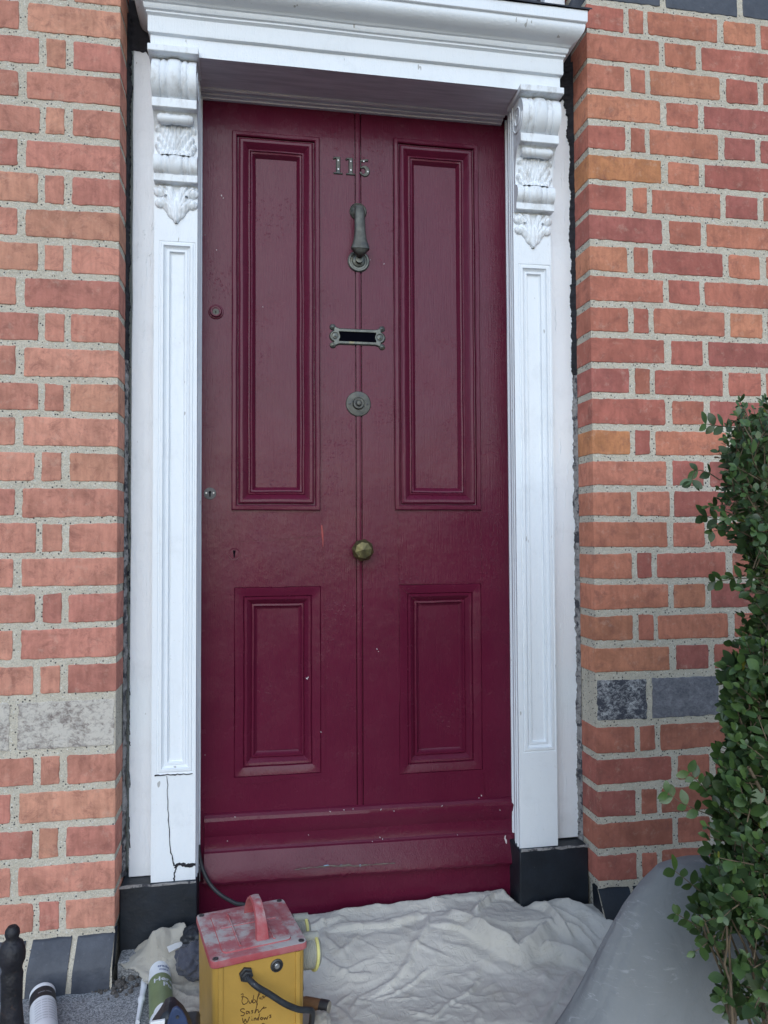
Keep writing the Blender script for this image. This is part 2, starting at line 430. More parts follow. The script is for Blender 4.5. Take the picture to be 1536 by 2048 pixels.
def rect_mould(mb, x0, x1, z0, z1, prof, Y, step=.02, fill=True, wob=.0005, seed=0):
    """nested rectangle sweep with mitres. prof: (inset, height forward)."""
    loops = []
    nx = max(2, int((x1-x0)/step)); nz = max(2, int((z1-z0)/step))
    for d, h in prof:
        a, b, c, e = x0+d, x1-d, z0+d, z1-d
        L = [(a+(b-a)*i/nx, c) for i in range(nx)] + [(b, c+(e-c)*i/nz) for i in range(nz)] + \
            [(b-(b-a)*i/nx, e) for i in range(nx)] + [(a, e-(e-c)*i/nz) for i in range(nz)]
        P = []
        for (x, z) in L:
            nv = noise.noise_vector(Vector((x*14+seed, d*30, z*9)))*wob
            P.append((x+nv.x, Y-h+nv.y*.6, z+nv.z))
        loops.append(P)
    n = len(loops[0]); vs = [p for l in loops for p in l]
    fs = [(i*n+j, i*n+(j+1) % n, (i+1)*n+(j+1) % n, (i+1)*n+j) for i in range(len(loops)-1) for j in range(n)]
    mb.add(vs, fs)
    if fill:
        d, h = prof[-1]; a, b, c, e = x0+d, x1-d, z0+d, z1-d
        k = grid_mesh([a+(b-a)*i/8 for i in range(9)], [c+(e-c)*i/30 for i in range(31)],
                      lambda x, z: (x, Y-h+.0003+noise.noise(Vector((x*9+seed, 0, z*5)))*.0012, z))
        mb.add(k.v, k.f)
    return mb
def holes_plate(mb, x0, x1, z0, z1, holes, Y, fn=None):
    """flat plate at y=Y minus rectangular holes, as a grid of cells"""
    xs = sorted({x0, x1, *[h[0] for h in holes], *[h[1] for h in holes]})
    zs = sorted({z0, z1, *[h[2] for h in holes], *[h[3] for h in holes]})
    def ref(a, s):
        o = []
        for p, q in zip(a, a[1:]):
            n = max(1, int((q-p)/s)); o += [p+(q-p)*i/n for i in range(n)]
        return o+[a[-1]]
    X, Z = ref(xs, .03), ref(zs, .03); n = len(Z)
    vs = [(x, Y+(noise.noise(Vector((x*8, 3, z*6)))*.0012), z) for x in X for z in Z]; fs = []
    for i in range(len(X)-1):
        for j in range(n-1):
            cx, cz = (X[i]+X[i+1])/2, (Z[j]+Z[j+1])/2
            if not any(h[0] < cx < h[1] and h[2] < cz < h[3] for h in holes):
                fs.append((i*n+j, (i+1)*n+j, (i+1)*n+j+1, i*n+j+1))
    return mb.add(vs, fs)

# ------------------------------------------------------------------ ground (structure)
P = .078; XR = 1.137; GZ = -.615
gm = MB().box(-40, 40, -60, 6, GZ-.9, GZ-.16)
g = obj('ground', gm, 'soil', kind='structure')
gx = [-1.2+i*.05 for i in range(75)]; gy = [-.9+i*.045 for i in range(21)]
st = grid_mesh(gx, gy, lambda x, y: (x, y, GZ+noise.noise(Vector((x*3, y*3, 0)))*.002-.0*y))
st.box(-1.2, 2.5, -.9, .0, GZ-.16, GZ-.006)
o = obj('granite_landing', st, 'granite', kind='structure')
o = obj('door_step', MB().box(.005, 1.132, .002, .30, GZ-.1, -.578), 'granite', bevel=.004, kind='structure')

# ------------------------------------------------------------------ brick walls
def tintpal(side):
    r = random.random()
    if side < 0: pal = [(.53, .230, .150), (.51, .205, .138), (.46, .170, .122), (.54, .250, .150), (.49, .195, .130), (.43, .150, .112)]
    else: pal = [(.46, .180, .122), (.44, .160, .112), (.39, .130, .102), (.47, .185, .118), (.41, .140, .106), (.35, .113, .094), (.42, .155, .108), (.33, .110, .096), (.48, .205, .122)]
    c = random.choice(pal); mn = [sum(q[i] for q in pal)/len(pal) for i in range(3)]; f_ = .6 if side < 0 else .85; c = [a*f_+b*(1-f_) for a, b in zip(c, mn)]
    if side < 0: c = [c[0]*1.0, c[1]*1.10, c[2]*1.22]
    k = random.uniform(.98, 1.2); return tuple(x*k for x in c)

def brick_geo(mb, x0, x1, z0, z1, depth, tint, corner=0, front=-.0011, rough=1.0):
    """irregular outlined brick; corner -1: left edge straight, +1: right edge straight"""
    w, h = x1-x0, z1-z0; pts = []
    rr = [random.uniform(.0012, .0065)*min(1, w/.06) for _ in range(4)]     # bl br tr tl
    if corner > 0: rr[1] = rr[2] = .0015
    if corner < 0: rr[0] = rr[3] = .0015
    def arc(cx, cz, r, a0):
        return [(cx+r*math.cos(a0+math.pi/2*i/4), cz+r*math.sin(a0+math.pi/2*i/4)) for i in range(5)]
    def line(a, b):
        n = max(1, int(math.hypot(b[0]-a[0], b[1]-a[1])/.007)); return [(a[0]+(b[0]-a[0])*i/n, a[1]+(b[1]-a[1])*i/n) for i in range(1, n)]
    bl = arc(x0+rr[0], z0+rr[0], rr[0], math.pi); br = arc(x1-rr[1], z0+rr[1], rr[1], -math.pi/2)
    tr = arc(x1-rr[2], z1-rr[2], rr[2], 0); tl = arc(x0+rr[3], z1-rr[3], rr[3], math.pi/2)
    pts = bl + line(bl[-1], br[0]) + br + line(br[-1], tr[0]) + tr + line(tr[-1], tl[0]) + tl + line(tl[-1], bl[0])
    s = random.random()*99; J = []
    tilt = [random.uniform(-.0018, .0018) for _ in range(4)]
    for (x, z) in pts:
        nv = noise.noise_vector(Vector((x*55+s, z*55, s)))*.0015*rough + noise.noise_vector(Vector((x*170+s, z*230, s)))*.0013*rough
        fx, fz = (x-x0)/w, (z-z0)/h
        dz = (tilt[0]*(1-fx)+tilt[1]*fx) * (fz*2-1) + (tilt[2]*(fx-.5))
        lock = (corner > 0 and x > x1-.003) or (corner < 0 and x < x0+.003)
        J.append((x + (0 if lock else nv.x), z+nv.z+dz))
    n = len(J); cx, cz = (x0+x1)/2, (z0+z1)/2
    def ring(ins, y):
        o = []
        for (x, z) in J:
            o.append((x-(x-cx)/w*2*ins, y, z-(z-cz)/h*2*ins))
        return o
    vs = ring(0, depth) + ring(0, front+.0008) + ring(.0008, front+.0001) + ring(.003, front) + ring(min(w, h)*.2, front-.0002)
    fs = [(k*n+i, k*n+(i+1) % n, (k+1)*n+(i+1) % n, (k+1)*n+i) for k in range(4) for i in range(n)]
    vs.append((cx, front-.0002, cz)); c = len(vs)-1
    fs += [(4*n+i, 4*n+(i+1) % n, c) for i in range(n)]
    mb.add(vs, fs, tint)

def brick_wall(side):
    """side -1: wall left of the opening (corner x=0), +1: right of it (corner x=XR)"""
    corner = 0 if side < 0 else XR
    far = 1.0 if side < 0 else 1.15
    W = thing('brick_wall', 'salmon red brick wall on the left of the doorway, pale stone band and dark blue base bricks' if side < 0 else
              'orange red brick wall on the right of the doorway, behind the green hedge', 'wall', (corner, 0, GZ))
    def X(a, b): return (corner-b, corner-a) if side < 0 else (corner+a, corner+b)
    # mortar body: grid front with a gently uneven face, and a reveal
    mm = MB(); x0, x1 = X(.0015, far)
    nx, nz = int((x1-x0)/.007), int((2.32+.5)/.007)
    zs = [-.505+i*2.80/nz for i in range(nz+1)]; xs = [x0+(x1-x0)*i/nx for i in range(nx+1)]
    def mf(x, z):
        return (x, .0005+noise.noise(Vector((x*60, 0, z*60)))*.0016+noise.noise(Vector((x*160, 5, z*160)))*.0008, z)
    gmm = grid_mesh(xs, zs, mf); mm.add(gmm.v, gmm.f)
    rx = x1 if side < 0 else x0
    ys = [i*.01 for i in range(25)]
    gr = grid_mesh(ys, zs, lambda y, z: (rx+noise.noise(Vector((y*60, 9, z*60)))*.0013 if y > 0 else mf(rx, z)[0], y if y > 0 else mf(rx, z)[1], z))
    mm.add(gr.v, gr.f)
    bb = (x0, x1-.004) if side < 0 else (x0+.004, x1)
    mm.box(bb[0], bb[1], .006, .24, GZ-.1, 2.29)
    m_o = obj('mortar', mm, 'mortar', W, sharp=60)
    bm_ = MB(); J = .0165
    rows = []
    for k in range(1, 30): rows.append((k, (k-1)*P+J, k*P))
    for q in range(5): rows.append((-1-q, -(2.54+q)*P+J, -(1.54+q)*P))
    for k, z0, z1 in rows:
        if k == 23: continue
        if side < 0: S = (k % 2 == 0) if k > 0 else (k % 2 == 0)
        else: S = (k % 2 == 1) if k > 0 else (k % 2 == 0)
        seq = [(.200, .0185), (.088, .0175)] if S else [(.102, .0165), (.040, .0145), (.196, .018), (.092, .018)]
        if k == 6 and side > 0: seq = [(.102, .0165), (.088, .0145), (.196, .018), (.092, .018)]
        a = 0; i = 0
        while a < far-.03:
            wd, jt = seq[i] if i < len(seq) else ((.2, .018), (.09, .018))[(i-len(seq)) % 2]
            wd *= random.uniform(.97, 1.02) if i else 1; b = min(a+wd, far)
            xa, xb = X(a, b); dz0 = random.uniform(-.0014, .0014); t = tintpal(side)
            if side > 0 and k in (17, 8) and i == 0: t = (.51, .22, .105)
            if side > 0 and k < 0: t = tuple(c*.86 for c in t)
            brick_geo(bm_, xa, xb, z0+dz0, z1+random.uniform(-.0014, .0014), .135 if i == 0 else .004, t,
                      corner=(-side if i == 0 else 0))
            a = b+jt*random.uniform(.85, 1.12); i += 1
    obj('brickwork', bm_, 'brick', W, sharp=50, attr=True)
    # stone band course
    bands = [(.004, .205, 'band_l'), (.222, .60, 'band_l'), (.62, far, 'band_l')] if side < 0 else \
            [(.004, .136, 'band_r'), (.152, .335, 'band_s'), (.352, .60, 'band_s'), (.62, far, 'band_r')]
    for a, b, mt in bands:
        bm2 = MB(); xa, xb = X(a, b); brick_geo(bm2, xa, xb, -1.54*P+.0185, -.002, .02, (1, 1, 1), corner=0, front=-.001, rough=1.4)
        obj('band_stone', bm2, mt, W, sharp=60)
    # blue string course high up
    bb_ = MB(); a = 0
    while a < far-.05:
        xa, xb = X(a, min(a+.205, far)); brick_geo(bb_, xa, xb, 22*P+J, 23*P, .135 if a == 0 else .004, (1, 1, 1), corner=(-side if a == 0 else 0)); a += .222
    obj('blue_string_course', bb_, 'blue', W, sharp=50)
    # bullnosed blue base bricks
    pz1, pz0 = -6.56*P, GZ-.02
    a = 0; base = MB()
    while a < far-.03:
        b = a+random.uniform(.074, .082); xa, xb = X(a, b)
        lean = .006 if side < 0 else -.004
        prof = [(.03, pz1), (-.002, pz1), (-.006, pz1-.003), (-.033, pz1-.050), (-.036, pz1-.056), (-.037, pz0), (.03, pz0)]
        vs = []
        for n_, t in enumerate([0, .33, .66, 1]):
            for (y, z) in prof:
                x = xa+(xb-xa)*t + lean*(z-pz1)/.1
                nv = noise.noise_vector(Vector((x*40, y*40, z*40)))*.002; edge = .002 if n_ in (0, 3) else 0
                vs.append((x+nv.x, y+nv.y+edge, z+nv.z-edge*.5))
        m_ = len(prof); fs = [(i*m_+j, (i+1)*m_+j, (i+1)*m_+j+1, i*m_+j+1) for i in range(3) for j in range(m_-1)]
        fs += [tuple(range(m_)), tuple(3*m_+j for j in range(m_))[::-1]]
        base.add(vs, fs); a = b+random.uniform(.010, .016)
    obj('base_bricks', base, 'blue' if side < 0 else 'plinth', W, sharp=40)
    mb2 = MB(); xa, xb = X(.0, far)
    prof = [(.0, pz1+.010), (.003, pz1-.002), (-.026, pz1-.048), (-.031, pz1-.058), (-.032, GZ-.02)]
    g2 = grid_mesh([xa+(xb-xa)*i/140 for i in range(141)], range(5), lambda x, j: (x, prof[j][0]+noise.noise(Vector((x*70, j*2, 0)))*.003, prof[j][1]))
    mb2.add(g2.v, g2.f)
    obj('base_mortar', mb2, 'mortar', W, sharp=60)
    return W
WL = brick_wall(-1); WR = brick_wall(1)
# lintel wall over the fanlight, for other viewpoints
lw = thing('lintel_wall', 'brick wall above the fanlight over the door', 'wall', (XR/2, .1, 2.2))
obj('brickwork', MB().box(.002, XR-.002, .02, .24, 2.02, 2.29, (.42, .13, .08)), 'brick', lw, attr=True)

# ------------------------------------------------------------------ door surround
DS = thing('door_surround', 'white painted wooden door surround with carved scroll brackets, pilasters and cornice', 'door frame', (XR/2, .06, -.578))
PL = (.068, .168); PR = (.9575, 1.0585)
PY = .06; CY = .10; DY = .15
def flat_board(x0, x1, y0, y1, z0, z1, wob=.0008, step=.03):
    nx = max(2, int((x1-x0)/step)); nz = max(2, int((z1-z0)/step))
    xs = [x0+(x1-x0)*i/nx for i in range(nx+1)]; zs = [z0+(z1-z0)*i/nz for i in range(nz+1)]
    mb = MB(); n = nz+1
    pf = lambda x, z: (x+(noise.noise(Vector((x*3, z*7, 1)))*wob if x in (x0, x1) else 0), y0+noise.noise(Vector((x*10, z*7, 2)))*wob, z)
    F_ = [pf(x, z) for x in xs for z in zs]; B_ = [(p[0], y1, p[2]) for p in F_]
    N_ = len(F_); fs = [(i*n+j, (i+1)*n+j, (i+1)*n+j+1, i*n+j+1) for i in range(nx) for j in range(nz)]
    for j in range(nz):
        fs += [(j, j+1, N_+j+1, N_+j), (nx*n+j+1, nx*n+j, N_+nx*n+j, N_+nx*n+j+1)]
    for i in range(nx):
        fs += [((i+1)*n, i*n, N_+i*n, N_+(i+1)*n), (i*n+nz, (i+1)*n+nz, N_+(i+1)*n+nz, N_+i*n+nz)]
    return mb.add(F_+B_, fs)
# casings beside the brick
obj('casing', flat_board(.0125, PL[0]+.004, CY, .17, -.437, 1.60, step=.02, wob=.0016), 'white', DS, bevel=.002)
obj('casing', flat_board(PR[1]-.004, XR-.0015, CY, .17, -.424, 1.60, step=.02, wob=.0016), 'white', DS, bevel=.002)
# pilasters with a sunk moulded panel
pp = [(0, 0), (.0018, -.0012), (.004, -.0012), (.0055, .0012), (.011, .0014), (.0125, -.003), (.018, -.0075), (.0195, -.0045), (.024, -.0045), (.0255, -.010), (.028, -.0115)]
def pilaster(x0, x1, zb, pz0, pz1, px0, px1):
    mb = MB(); rect_mould(mb, px0, px1, pz0, pz1, pp, PY, step=.025, wob=.0004, seed=x0)
    holes_plate(mb, x0, x1, zb, 1.47, [(px0, px1, pz0, pz1)], PY)
    ya, yb = (.165, PY+.002) if x0 < .5 else (PY+.002, .165)
    mb.add([(x, y, z) for x in (x0, x1) for y in (PY, ya if x == x0 else yb) for z in (zb, 1.47)], [(0, 1, 3, 2), (4, 6, 7, 5)])
    return obj('pilaster', mb, 'white', DS, sharp=28)
pilaster(PL[0], PL[1], -.436, -.190, 1.062, .079, .163)
pilaster(PR[0], PR[1], -.424, -.188, 1.058, .970, 1.0565)
# door jambs: beads beside the door
for x0, x1, s, zb in ((PL[1], PL[1]+.003, 1, -.578), (PR[0]-.003, PR[0], -1, -.578)):
    jb = MB()
    steps = [(.062, 0), (.078, 0), (.080, .0035), (.092, .0035), (.094, .001), (.098, .001), (.100, .006), (.118, .006), (.120, .003), (.136, .003), (.138, .0095), (.165, .0095)]
    bx = PL[1] if s > 0 else PR[0]
    zz = [zb+(1.475-zb)*i/40 for i in range(41)]
    gj = grid_mesh(range(len(steps)), zz, lambda i, z: (bx+(s*(steps[i][1]*.5+.0004) if s > 0 else (.0004+max(0, steps[i][0]-.062)*.22-steps[i][1]*.95))+(noise.noise(Vector((i, z*8, s)))*.0005), steps[i][0], z))
    jb.add(gj.v, gj.f); obj('door_jamb', jb, 'white', DS, sharp=30)
# black painted base blocks
for x0, x1, zt in ((.0, PL[1]+.004, -.438), (PR[0]-.004, XR, -.427)):
    mb = flat_board(x0+.001, x1, .052, .17, GZ-.02, zt, wob=.0012); mb.wobble(.001, 30)
    obj('base_block', mb, 'plinth', DS, bevel=.003)
fil = MB()
ribbon([(.0+i*.017, .0515, -.4375+random.uniform(-.001, .001)) for i in range(11)], [.004+random.random()*.004 for _ in range(11)], (0, -1, 0), .001, mb=fil)
ribbon([(.958+i*.0178, .0515, -.4262+random.uniform(-.001, .001)) for i in range(11)], [.004+random.random()*.005 for _ in range(11)], (0, -1, 0), .001, mb=fil)
obj('base_joint', fil, 'filler', DS)
# old filler and soot in the gap between frame and brick
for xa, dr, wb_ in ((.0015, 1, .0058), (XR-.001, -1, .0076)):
    for mat, z0, z1 in (('filler', -.43, .78), ('soot_and_shade', .78, 1.62)):
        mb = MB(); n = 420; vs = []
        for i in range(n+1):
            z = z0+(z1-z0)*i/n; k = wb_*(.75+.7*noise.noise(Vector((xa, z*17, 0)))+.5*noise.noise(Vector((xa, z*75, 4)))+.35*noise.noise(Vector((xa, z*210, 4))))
            if mat == 'soot_and_shade': k *= 1.05+max(0, z-1.38)*(12 if dr < 0 else 4)
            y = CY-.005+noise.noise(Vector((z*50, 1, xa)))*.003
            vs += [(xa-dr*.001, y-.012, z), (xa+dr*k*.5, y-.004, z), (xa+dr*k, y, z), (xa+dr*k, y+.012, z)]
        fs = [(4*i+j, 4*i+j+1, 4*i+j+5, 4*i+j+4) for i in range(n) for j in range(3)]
        mb.add(vs, fs); obj('gap_filler_and_shade', mb, mat, DS, sharp=60)

for xs0, xs1, zb0 in ((.002, .070, 1.535), (1.058, XR-.001, 1.520)):  # cornice shade put in as ragged dark sheets over the casing tops
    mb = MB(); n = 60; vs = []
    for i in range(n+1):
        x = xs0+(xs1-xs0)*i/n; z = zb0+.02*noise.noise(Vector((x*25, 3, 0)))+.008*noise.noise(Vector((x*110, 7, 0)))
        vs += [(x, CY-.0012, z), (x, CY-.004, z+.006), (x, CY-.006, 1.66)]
    mb.add(vs, [(3*i+j, 3*i+j+1, 3*i+j+4, 3*i+j+3) for i in range(n) for j in range(2)]); obj('gap_filler_and_shade', mb, 'soot_and_shade', DS, sharp=60)
# entablature: profile swept along the front with mitred returns
XL, XRr = .066, 1.063
ent = [(0, 1.474), (0, 1.5155), (.004, 1.5165), (.0075, 1.5185), (.0085, 1.522), (.0085, 1.556), (.0105, 1.558), (.0145, 1.5605), (.0145, 1.5645),
       (.019, 1.5665), (.022, 1.572), (.0225, 1.5765), (.0265, 1.5785), (.0285, 1.581), (.032, 1.5835), (.0425, 1.5865), (.052, 1.5915), (.0585, 1.598), (.0615, 1.605), (.0625, 1.612),
       (.0615, 1.616), (.066, 1.6175), (.0675, 1.619), (.068, 1.645), (.066, 1.648), (.0, 1.665)]
EY = -.002
mb = MB(); vs = []
NX = 40
for d, z in ent:
    d = d*1.0
    xa, xb = XL-.62*d, XRr+.66*d
    line = [(xa, .14), (xa, EY-d)]
    line += [(xa+(xb-xa)*i/NX, EY-d) for i in range(1, NX)] + [(xb, EY-d), (xb, .14)]
    for (x, y) in line:
        nv = noise.noise_vector(Vector((x*7, d*40, z*20)))*.0007
        vs.append((x, y+nv.y, z+nv.z))
n = NX+3
fs = [(k*n+i, k*n+i+1, (k+1)*n+i+1, (k+1)*n+i) for k in range(len(ent)-1) for i in range(n-1)]
mb.add(vs, fs); obj('cornice', mb, 'white', DS, sharp=24)
# lintel soffit and its back bead
sf = MB()
nn = 30
g3 = grid_mesh([XL+(XRr-XL)*i/nn for i in range(nn+1)], [EY, .02, .05, .08, .113], lambda x, y: (x, y, 1.4735+noise.noise(Vector((x*6, y*10, 3)))*.0008))
sf.add(g3.v, g3.f); obj('soffit', sf, 'soffit', DS)
bd = MB()
prof = [(.112, 1.475), (.1125, 1.4695), (.115, 1.468), (.120, 1.468), (.122, 1.4705), (.128, 1.4705), (.130, 1.466), (.136, 1.465), (.140, 1.4655), (.142, 1.462), (.165, 1.462)]
g4 = grid_mesh([PL[1]+(PR[0]-PL[1])*i/nn for i in range(nn+1)], range(len(prof)), lambda x, j: (x, prof[j][0], prof[j][1]+noise.noise(Vector((x*5, j, 3)))*.0008+.004*(x-.2)))
bd.add(g4.v, g4.f); obj('head_bead', bd, 'soffit', DS, sharp=30)
# lead flashing on the cornice
lf = grid_mesh([.02+(1.118-.02)*i/60 for i in range(61)], range(5), lambda x, j: (x, [-.0745, -.073, -.06, .02, .10][j]+noise.noise(Vector((x*20, j, 0)))*.0012,
     [1.6465, 1.6515, 1.656, 1.672, 1.69][j]+noise.noise(Vector((x*25, 2, j)))*.0012))
obj('lead_flashing', lf, 'lead', DS, sharp=50)
# fanlight above
FL = thing('fanlight', 'glazed fanlight with peeling white sill above the cornice', 'window', (XR/2, .12, 1.66))
obj('sill', flat_board(.02, 1.125, .05, .10, 1.667, 1.715, wob=.003), 'white', FL, bevel=.003)
fm = MB(); fm.box(.012, .07, .10, .16, 1.60, 2.02); fm.box(1.067, 1.125, .10, .16, 1.60, 2.02); fm.box(.07, 1.067, .10, .16, 1.97, 2.02); fm.box(.07, 1.067, .10, .16, 1.60, 1.75)
obj('frame', fm, 'white', FL, bevel=.003)
obj('pane', MB().box(.07, 1.067, .13, .14, 1.75, 1.97), 'glass', FL)

# carved brackets
def console(xa, xb, ztop):
    root = MB(); w_ = xb-xa
    # path (forward of pilaster face, drop from top)
    path = []
    def arc(cy, cz, ry, rz, a0, a1, n):
        for i in range(n+1):
            t = R(a0+(a1-a0)*i/n); path.append((cy+ry*math.cos(t), cz+rz*math.sin(t), 1))
    arc(.028, .046, .046, .049, -80, 66, 16)          # upper scroll (z measured downwards)
    lip1 = [(.050, .0945), (.0565, .0955), (.0565, .1155), (.0545, .117), (.040, .1175)]
    def arc2(cy, cz, ry, rz, a0, a1, n):
        return [(cy+ry*math.cos(R(a0+(a1-a0)*i/n)), cz+rz*math.sin(R(a0+(a1-a0)*i/n)), 1) for i in range(n+1)]
    low = arc2(.010, .2325, .021, .0235, -78, 68, 10)
    lip2 = [(.018, .2555), (.0205, .2565), (.0205, .2725), (.0185, .274), (.0, .2745)]
    def flute(t):                                     # t in 0..1 across
        a = abs(t-.5)*2
        if a < .30: return .0045*math.sqrt(max(0, 1-(a/.30)**2))+.0005
        if a < .36: return -.001
        if a < .60: return .0022*math.sin((a-.36)/.24*math.pi)
        if a < .66: return -.0015
        return .001+.0005*math.sin((a-.66)/.34*math.pi)
    T = [i/36 for i in range(37)]
    def strip(pts, fl):
        vs = []; k = len(pts)
        for t in T:
            for i, p in enumerate(pts):
                q0 = pts[max(i-1, 0)]; q1 = pts[min(i+1, k-1)]
                dy, dz = q1[0]-q0[0], q1[1]-q0[1]; L = math.hypot(dy, dz) or 1
                ny, nz = dz/L, -dy/L; f_ = flute(t)*fl
                vs.append((xa+w_*t, PY-(p[0]+ny*f_), ztop-(p[1]+nz*f_)))
        fs = [(i*k+j, (i+1)*k+j, (i+1)*k+j+1, i*k+j+1) for i in range(len(T)-1) for j in range(k-1)]
        root.add(vs, fs)
    strip(path, 1.0)
    ins = .0005
    strip([(p[0], p[1]) for p in lip1], 0); strip(low, .8); strip([(p[0], p[1]) for p in lip2], 0)
    # acanthus ground between
    mid = [(.040, .1175), (.030, .126), (.021, .140), (.016, .160), (.0135, .180), (.013, .198), (.0145, .2095)]
    strip(mid, 0)
    # side cheeks
    full = [(0, .0)] + [(p[0], p[1]) for p in path] + lip1 + mid[1:] + [(p[0], p[1]) for p in low] + lip2
    for x in (xa, xb):
        k = len(full); vs = [(x, PY-a, ztop-b) for a, b in full] + [(x, PY+.001, ztop-b) for a, b in full]
        root.add(vs, [(i, i+1, k+i+1, k+i) for i in range(k-1)])
    br = obj('scroll_bracket', root, 'carved', DS, sharp=32)
    # spiral on each cheek
    sp = MB()
    for x in (xa-.0005, xb+.0005):
        pts = []
        for i in range(46):
            t = i/45*math.pi*3.4; r = .036*(1-i/45*.72)
            pts.append((x, PY-(.032+r*math.cos(t)), ztop-(.047+r*1.1*math.sin(t))))
        sp.tube(pts, .0022, 6)
    obj('volute', sp, 'carved', br)
    # cap slab
    cp = flat_board(xa-.008, xb+.006, EY-.018, PY+.02, ztop-.001, ztop+.0155, wob=.0006); obj('cap', cp, 'carved', br, bevel=.002)
    # rolled bar under upper lip
    rb = MB(); cx = (xa+xb)/2; hw = w_*.40
    pr = [(.0015, -hw-.002), (.009, -hw), (.0125, -hw+.008), (.0115, -hw+.017), (.0128, -hw+.020), (.0108, -hw+.030), (.0115, 0), (.0108, hw-.030), (.0128, hw-.020), (.0115, hw-.017), (.0125, hw-.008), (.009, hw), (.0015, hw+.002)]
    rb.lathe(pr, (cx, PY-.032, ztop-.132), (1, 0, 0), 20); obj('rolled_bar', rb, 'carved', br, sharp=50)
    # acanthus relief
    def ac(X, Z):
        u = (X-cx)/(w_*.5); v = (Z-(ztop-.208))/.072
        h = seg_d(u, v, (0, -.1), (0, 1.1), .20, .16)*.8
        for s in (-1, 1):
            h = np.maximum(h, poly_h(u*s, v, [(.02, -.05), (.30, .45), (.62, .80)], [.16, .20, .17]))
            h = np.maximum(h, poly_h(u*s, v, [(.25, .55), (.55, .95), (.86, .80)], [.16, .16, .12]))
            h = np.maximum(h, poly_h(u*s, v, [(.10, -.08), (.45, .15), (.74, .52)], [.15, .17, .13])*.95)
            h = np.maximum(h, poly_h(u*s, v, [(.30, -.08), (.60, .0), (.84, .28)], [.15, .15, .12])*.9)
            h = np.maximum(h, poly_h(u*s, v, [(.06, -.05), (.14, .5), (.22, 1.0)], [.10, .11, .09])*.9)
        ve = (u*u)*-.003
        hh = rnd(h, .55)*.0085
        vein = .0012*np.cos(u*34+v*9*np.sign(u))
        base_curve = .012*np.clip((v-.75)/.35, 0, 1)**2 + .008*np.clip((.12-v)/.2, 0, 1)
        return np.where(h > 0, hh+vein*(h > .2)+base_curve+.001, -1)
    obj('acanthus_leaf', relief(ac, xa+.001, xb-.001, ztop-.214, ztop-.128, .0011, PY-.0135), 'carved', br, sharp=60)
    # drop leaf below
    def dl(X, Z):
        u = (X-cx)/.048; v = (Z-(ztop-.319))/.043
        h = poly_h(u, v, [(0, -1.0), (0, -.45), (0, .1)], [.11, .46, .18])
        for s in (-1, 1):
            U = u*s
            h = np.maximum(h, poly_h(U, v, [(.03, -.45), (.16, .15), (.32, .82)], [.24, .20, .17]))
            h = np.maximum(h, poly_h(U, v, [(.05, -.45), (.34, .10), (.56, .55), (.76, .84)], [.24, .21, .20, .14])*.95)
            h = np.maximum(h, 1-np.hypot(U-.80, v-.60)/.28)
            h = np.maximum(h, poly_h(U, v, [(.10, -.45), (.42, -.12), (.66, .10)], [.34, .27, .22])*.9)
            h = np.maximum(h, 1-np.hypot(U-.76, v+.02)/.27)
            h = np.maximum(h, poly_h(U, v, [(.05, -.3), (.22, .3), (.48, .90)], [.12, .10, .08])*.85)
            h = np.minimum(h, np.where(np.hypot(U-.50, v-.34) < .07, -.2, 2))
        hh = rnd(h, .42)*.0095
        return np.where(h > 0, hh+.0007*np.cos(u*30)*(h > .25)+.0008, -1)
    obj('drop_leaf', relief(dl, cx-.052, cx+.052, ztop-.366, ztop-.272, .0010, PY), 'carved', br, sharp=60)
    return br
console(PL[0]+.001, PL[1]+.001, 1.4700)
console(PR[0]+.002, PR[1]+.002, 1.4640)

# paint damage on the left pilaster
def on(u, v, Y): return at(u, v, Y=Y)
def jag(pts, Y, n=5, amp=1.2):
    out = []
    for a, b in zip(pts, pts[1:]):
        for i in range(n):
            t = i/n; out.append(on(a[0]+(b[0]-a[0])*t+random.uniform(-amp, amp), a[1]+(b[1]-a[1])*t+random.uniform(-amp, amp), Y))
    out.append(on(*pts[-1], Y)); return out
ck = MB()
for pts, w0, w1 in (([(334, 1552), (336, 1600), (337, 1650), (341, 1700), (347, 1728), (352, 1733)], .0012, .0030),
                    ([(308, 1552), (330, 1549), (355, 1549), (385, 1547)], .0030, .0022),
                    ([(350, 1736), (358, 1727), (372, 1731), (391, 1729)], .007, .008),
                    ([(352, 1735), (349, 1750), (348, 1762)], .0035, .0025)):
    q = jag(pts, PY-.0013); ribbon(q, [(w0+(w1-w0)*i/len(q))*random.uniform(.6, 1.3) for i in range(len(q))], (0, -1, 0), .0003, mb=ck)
for k in range(26):        # flaked edge beside the left brick
    v = random.uniform(440, 1740); q = jag([(258.5, v), (259+random.uniform(-1, 2), v+random.uniform(8, 34))], CY-.0012, 4, .9)
    ribbon(q, [random.uniform(.001, .0028) for _ in q], (0, -1, 0), .0003, mb=ck)
q = jag([(256, 1142), (257, 1152)], CY-.001, 3, 1); ribbon(q, [.005]*len(q), (0, -1, 0), .0003, mb=ck)
obj('paint_crack', ck, 'soot_and_shade', DS)
pr_ = MB()
for k in range(60):
    side_ = random.random() < .65
    x = random.uniform(.020, .060) if side_ else random.uniform(1.066, 1.125); z = random.uniform(-.40, 1.35)
    L_ = random.uniform(.015, .07); q = [Vector((x+noise.noise(Vector((k, i*.6, 0)))*.006, CY-.0006, z+L_*i/8)) for i in range(9)]
    ribbon(q, [.0010*math.sin(math.pi*(i+.5)/9)+.0003 for i in range(9)], (0, -1, 0), .0007, mb=pr_)
obj('peeling_ridge', pr_, 'white', DS, sharp=60)

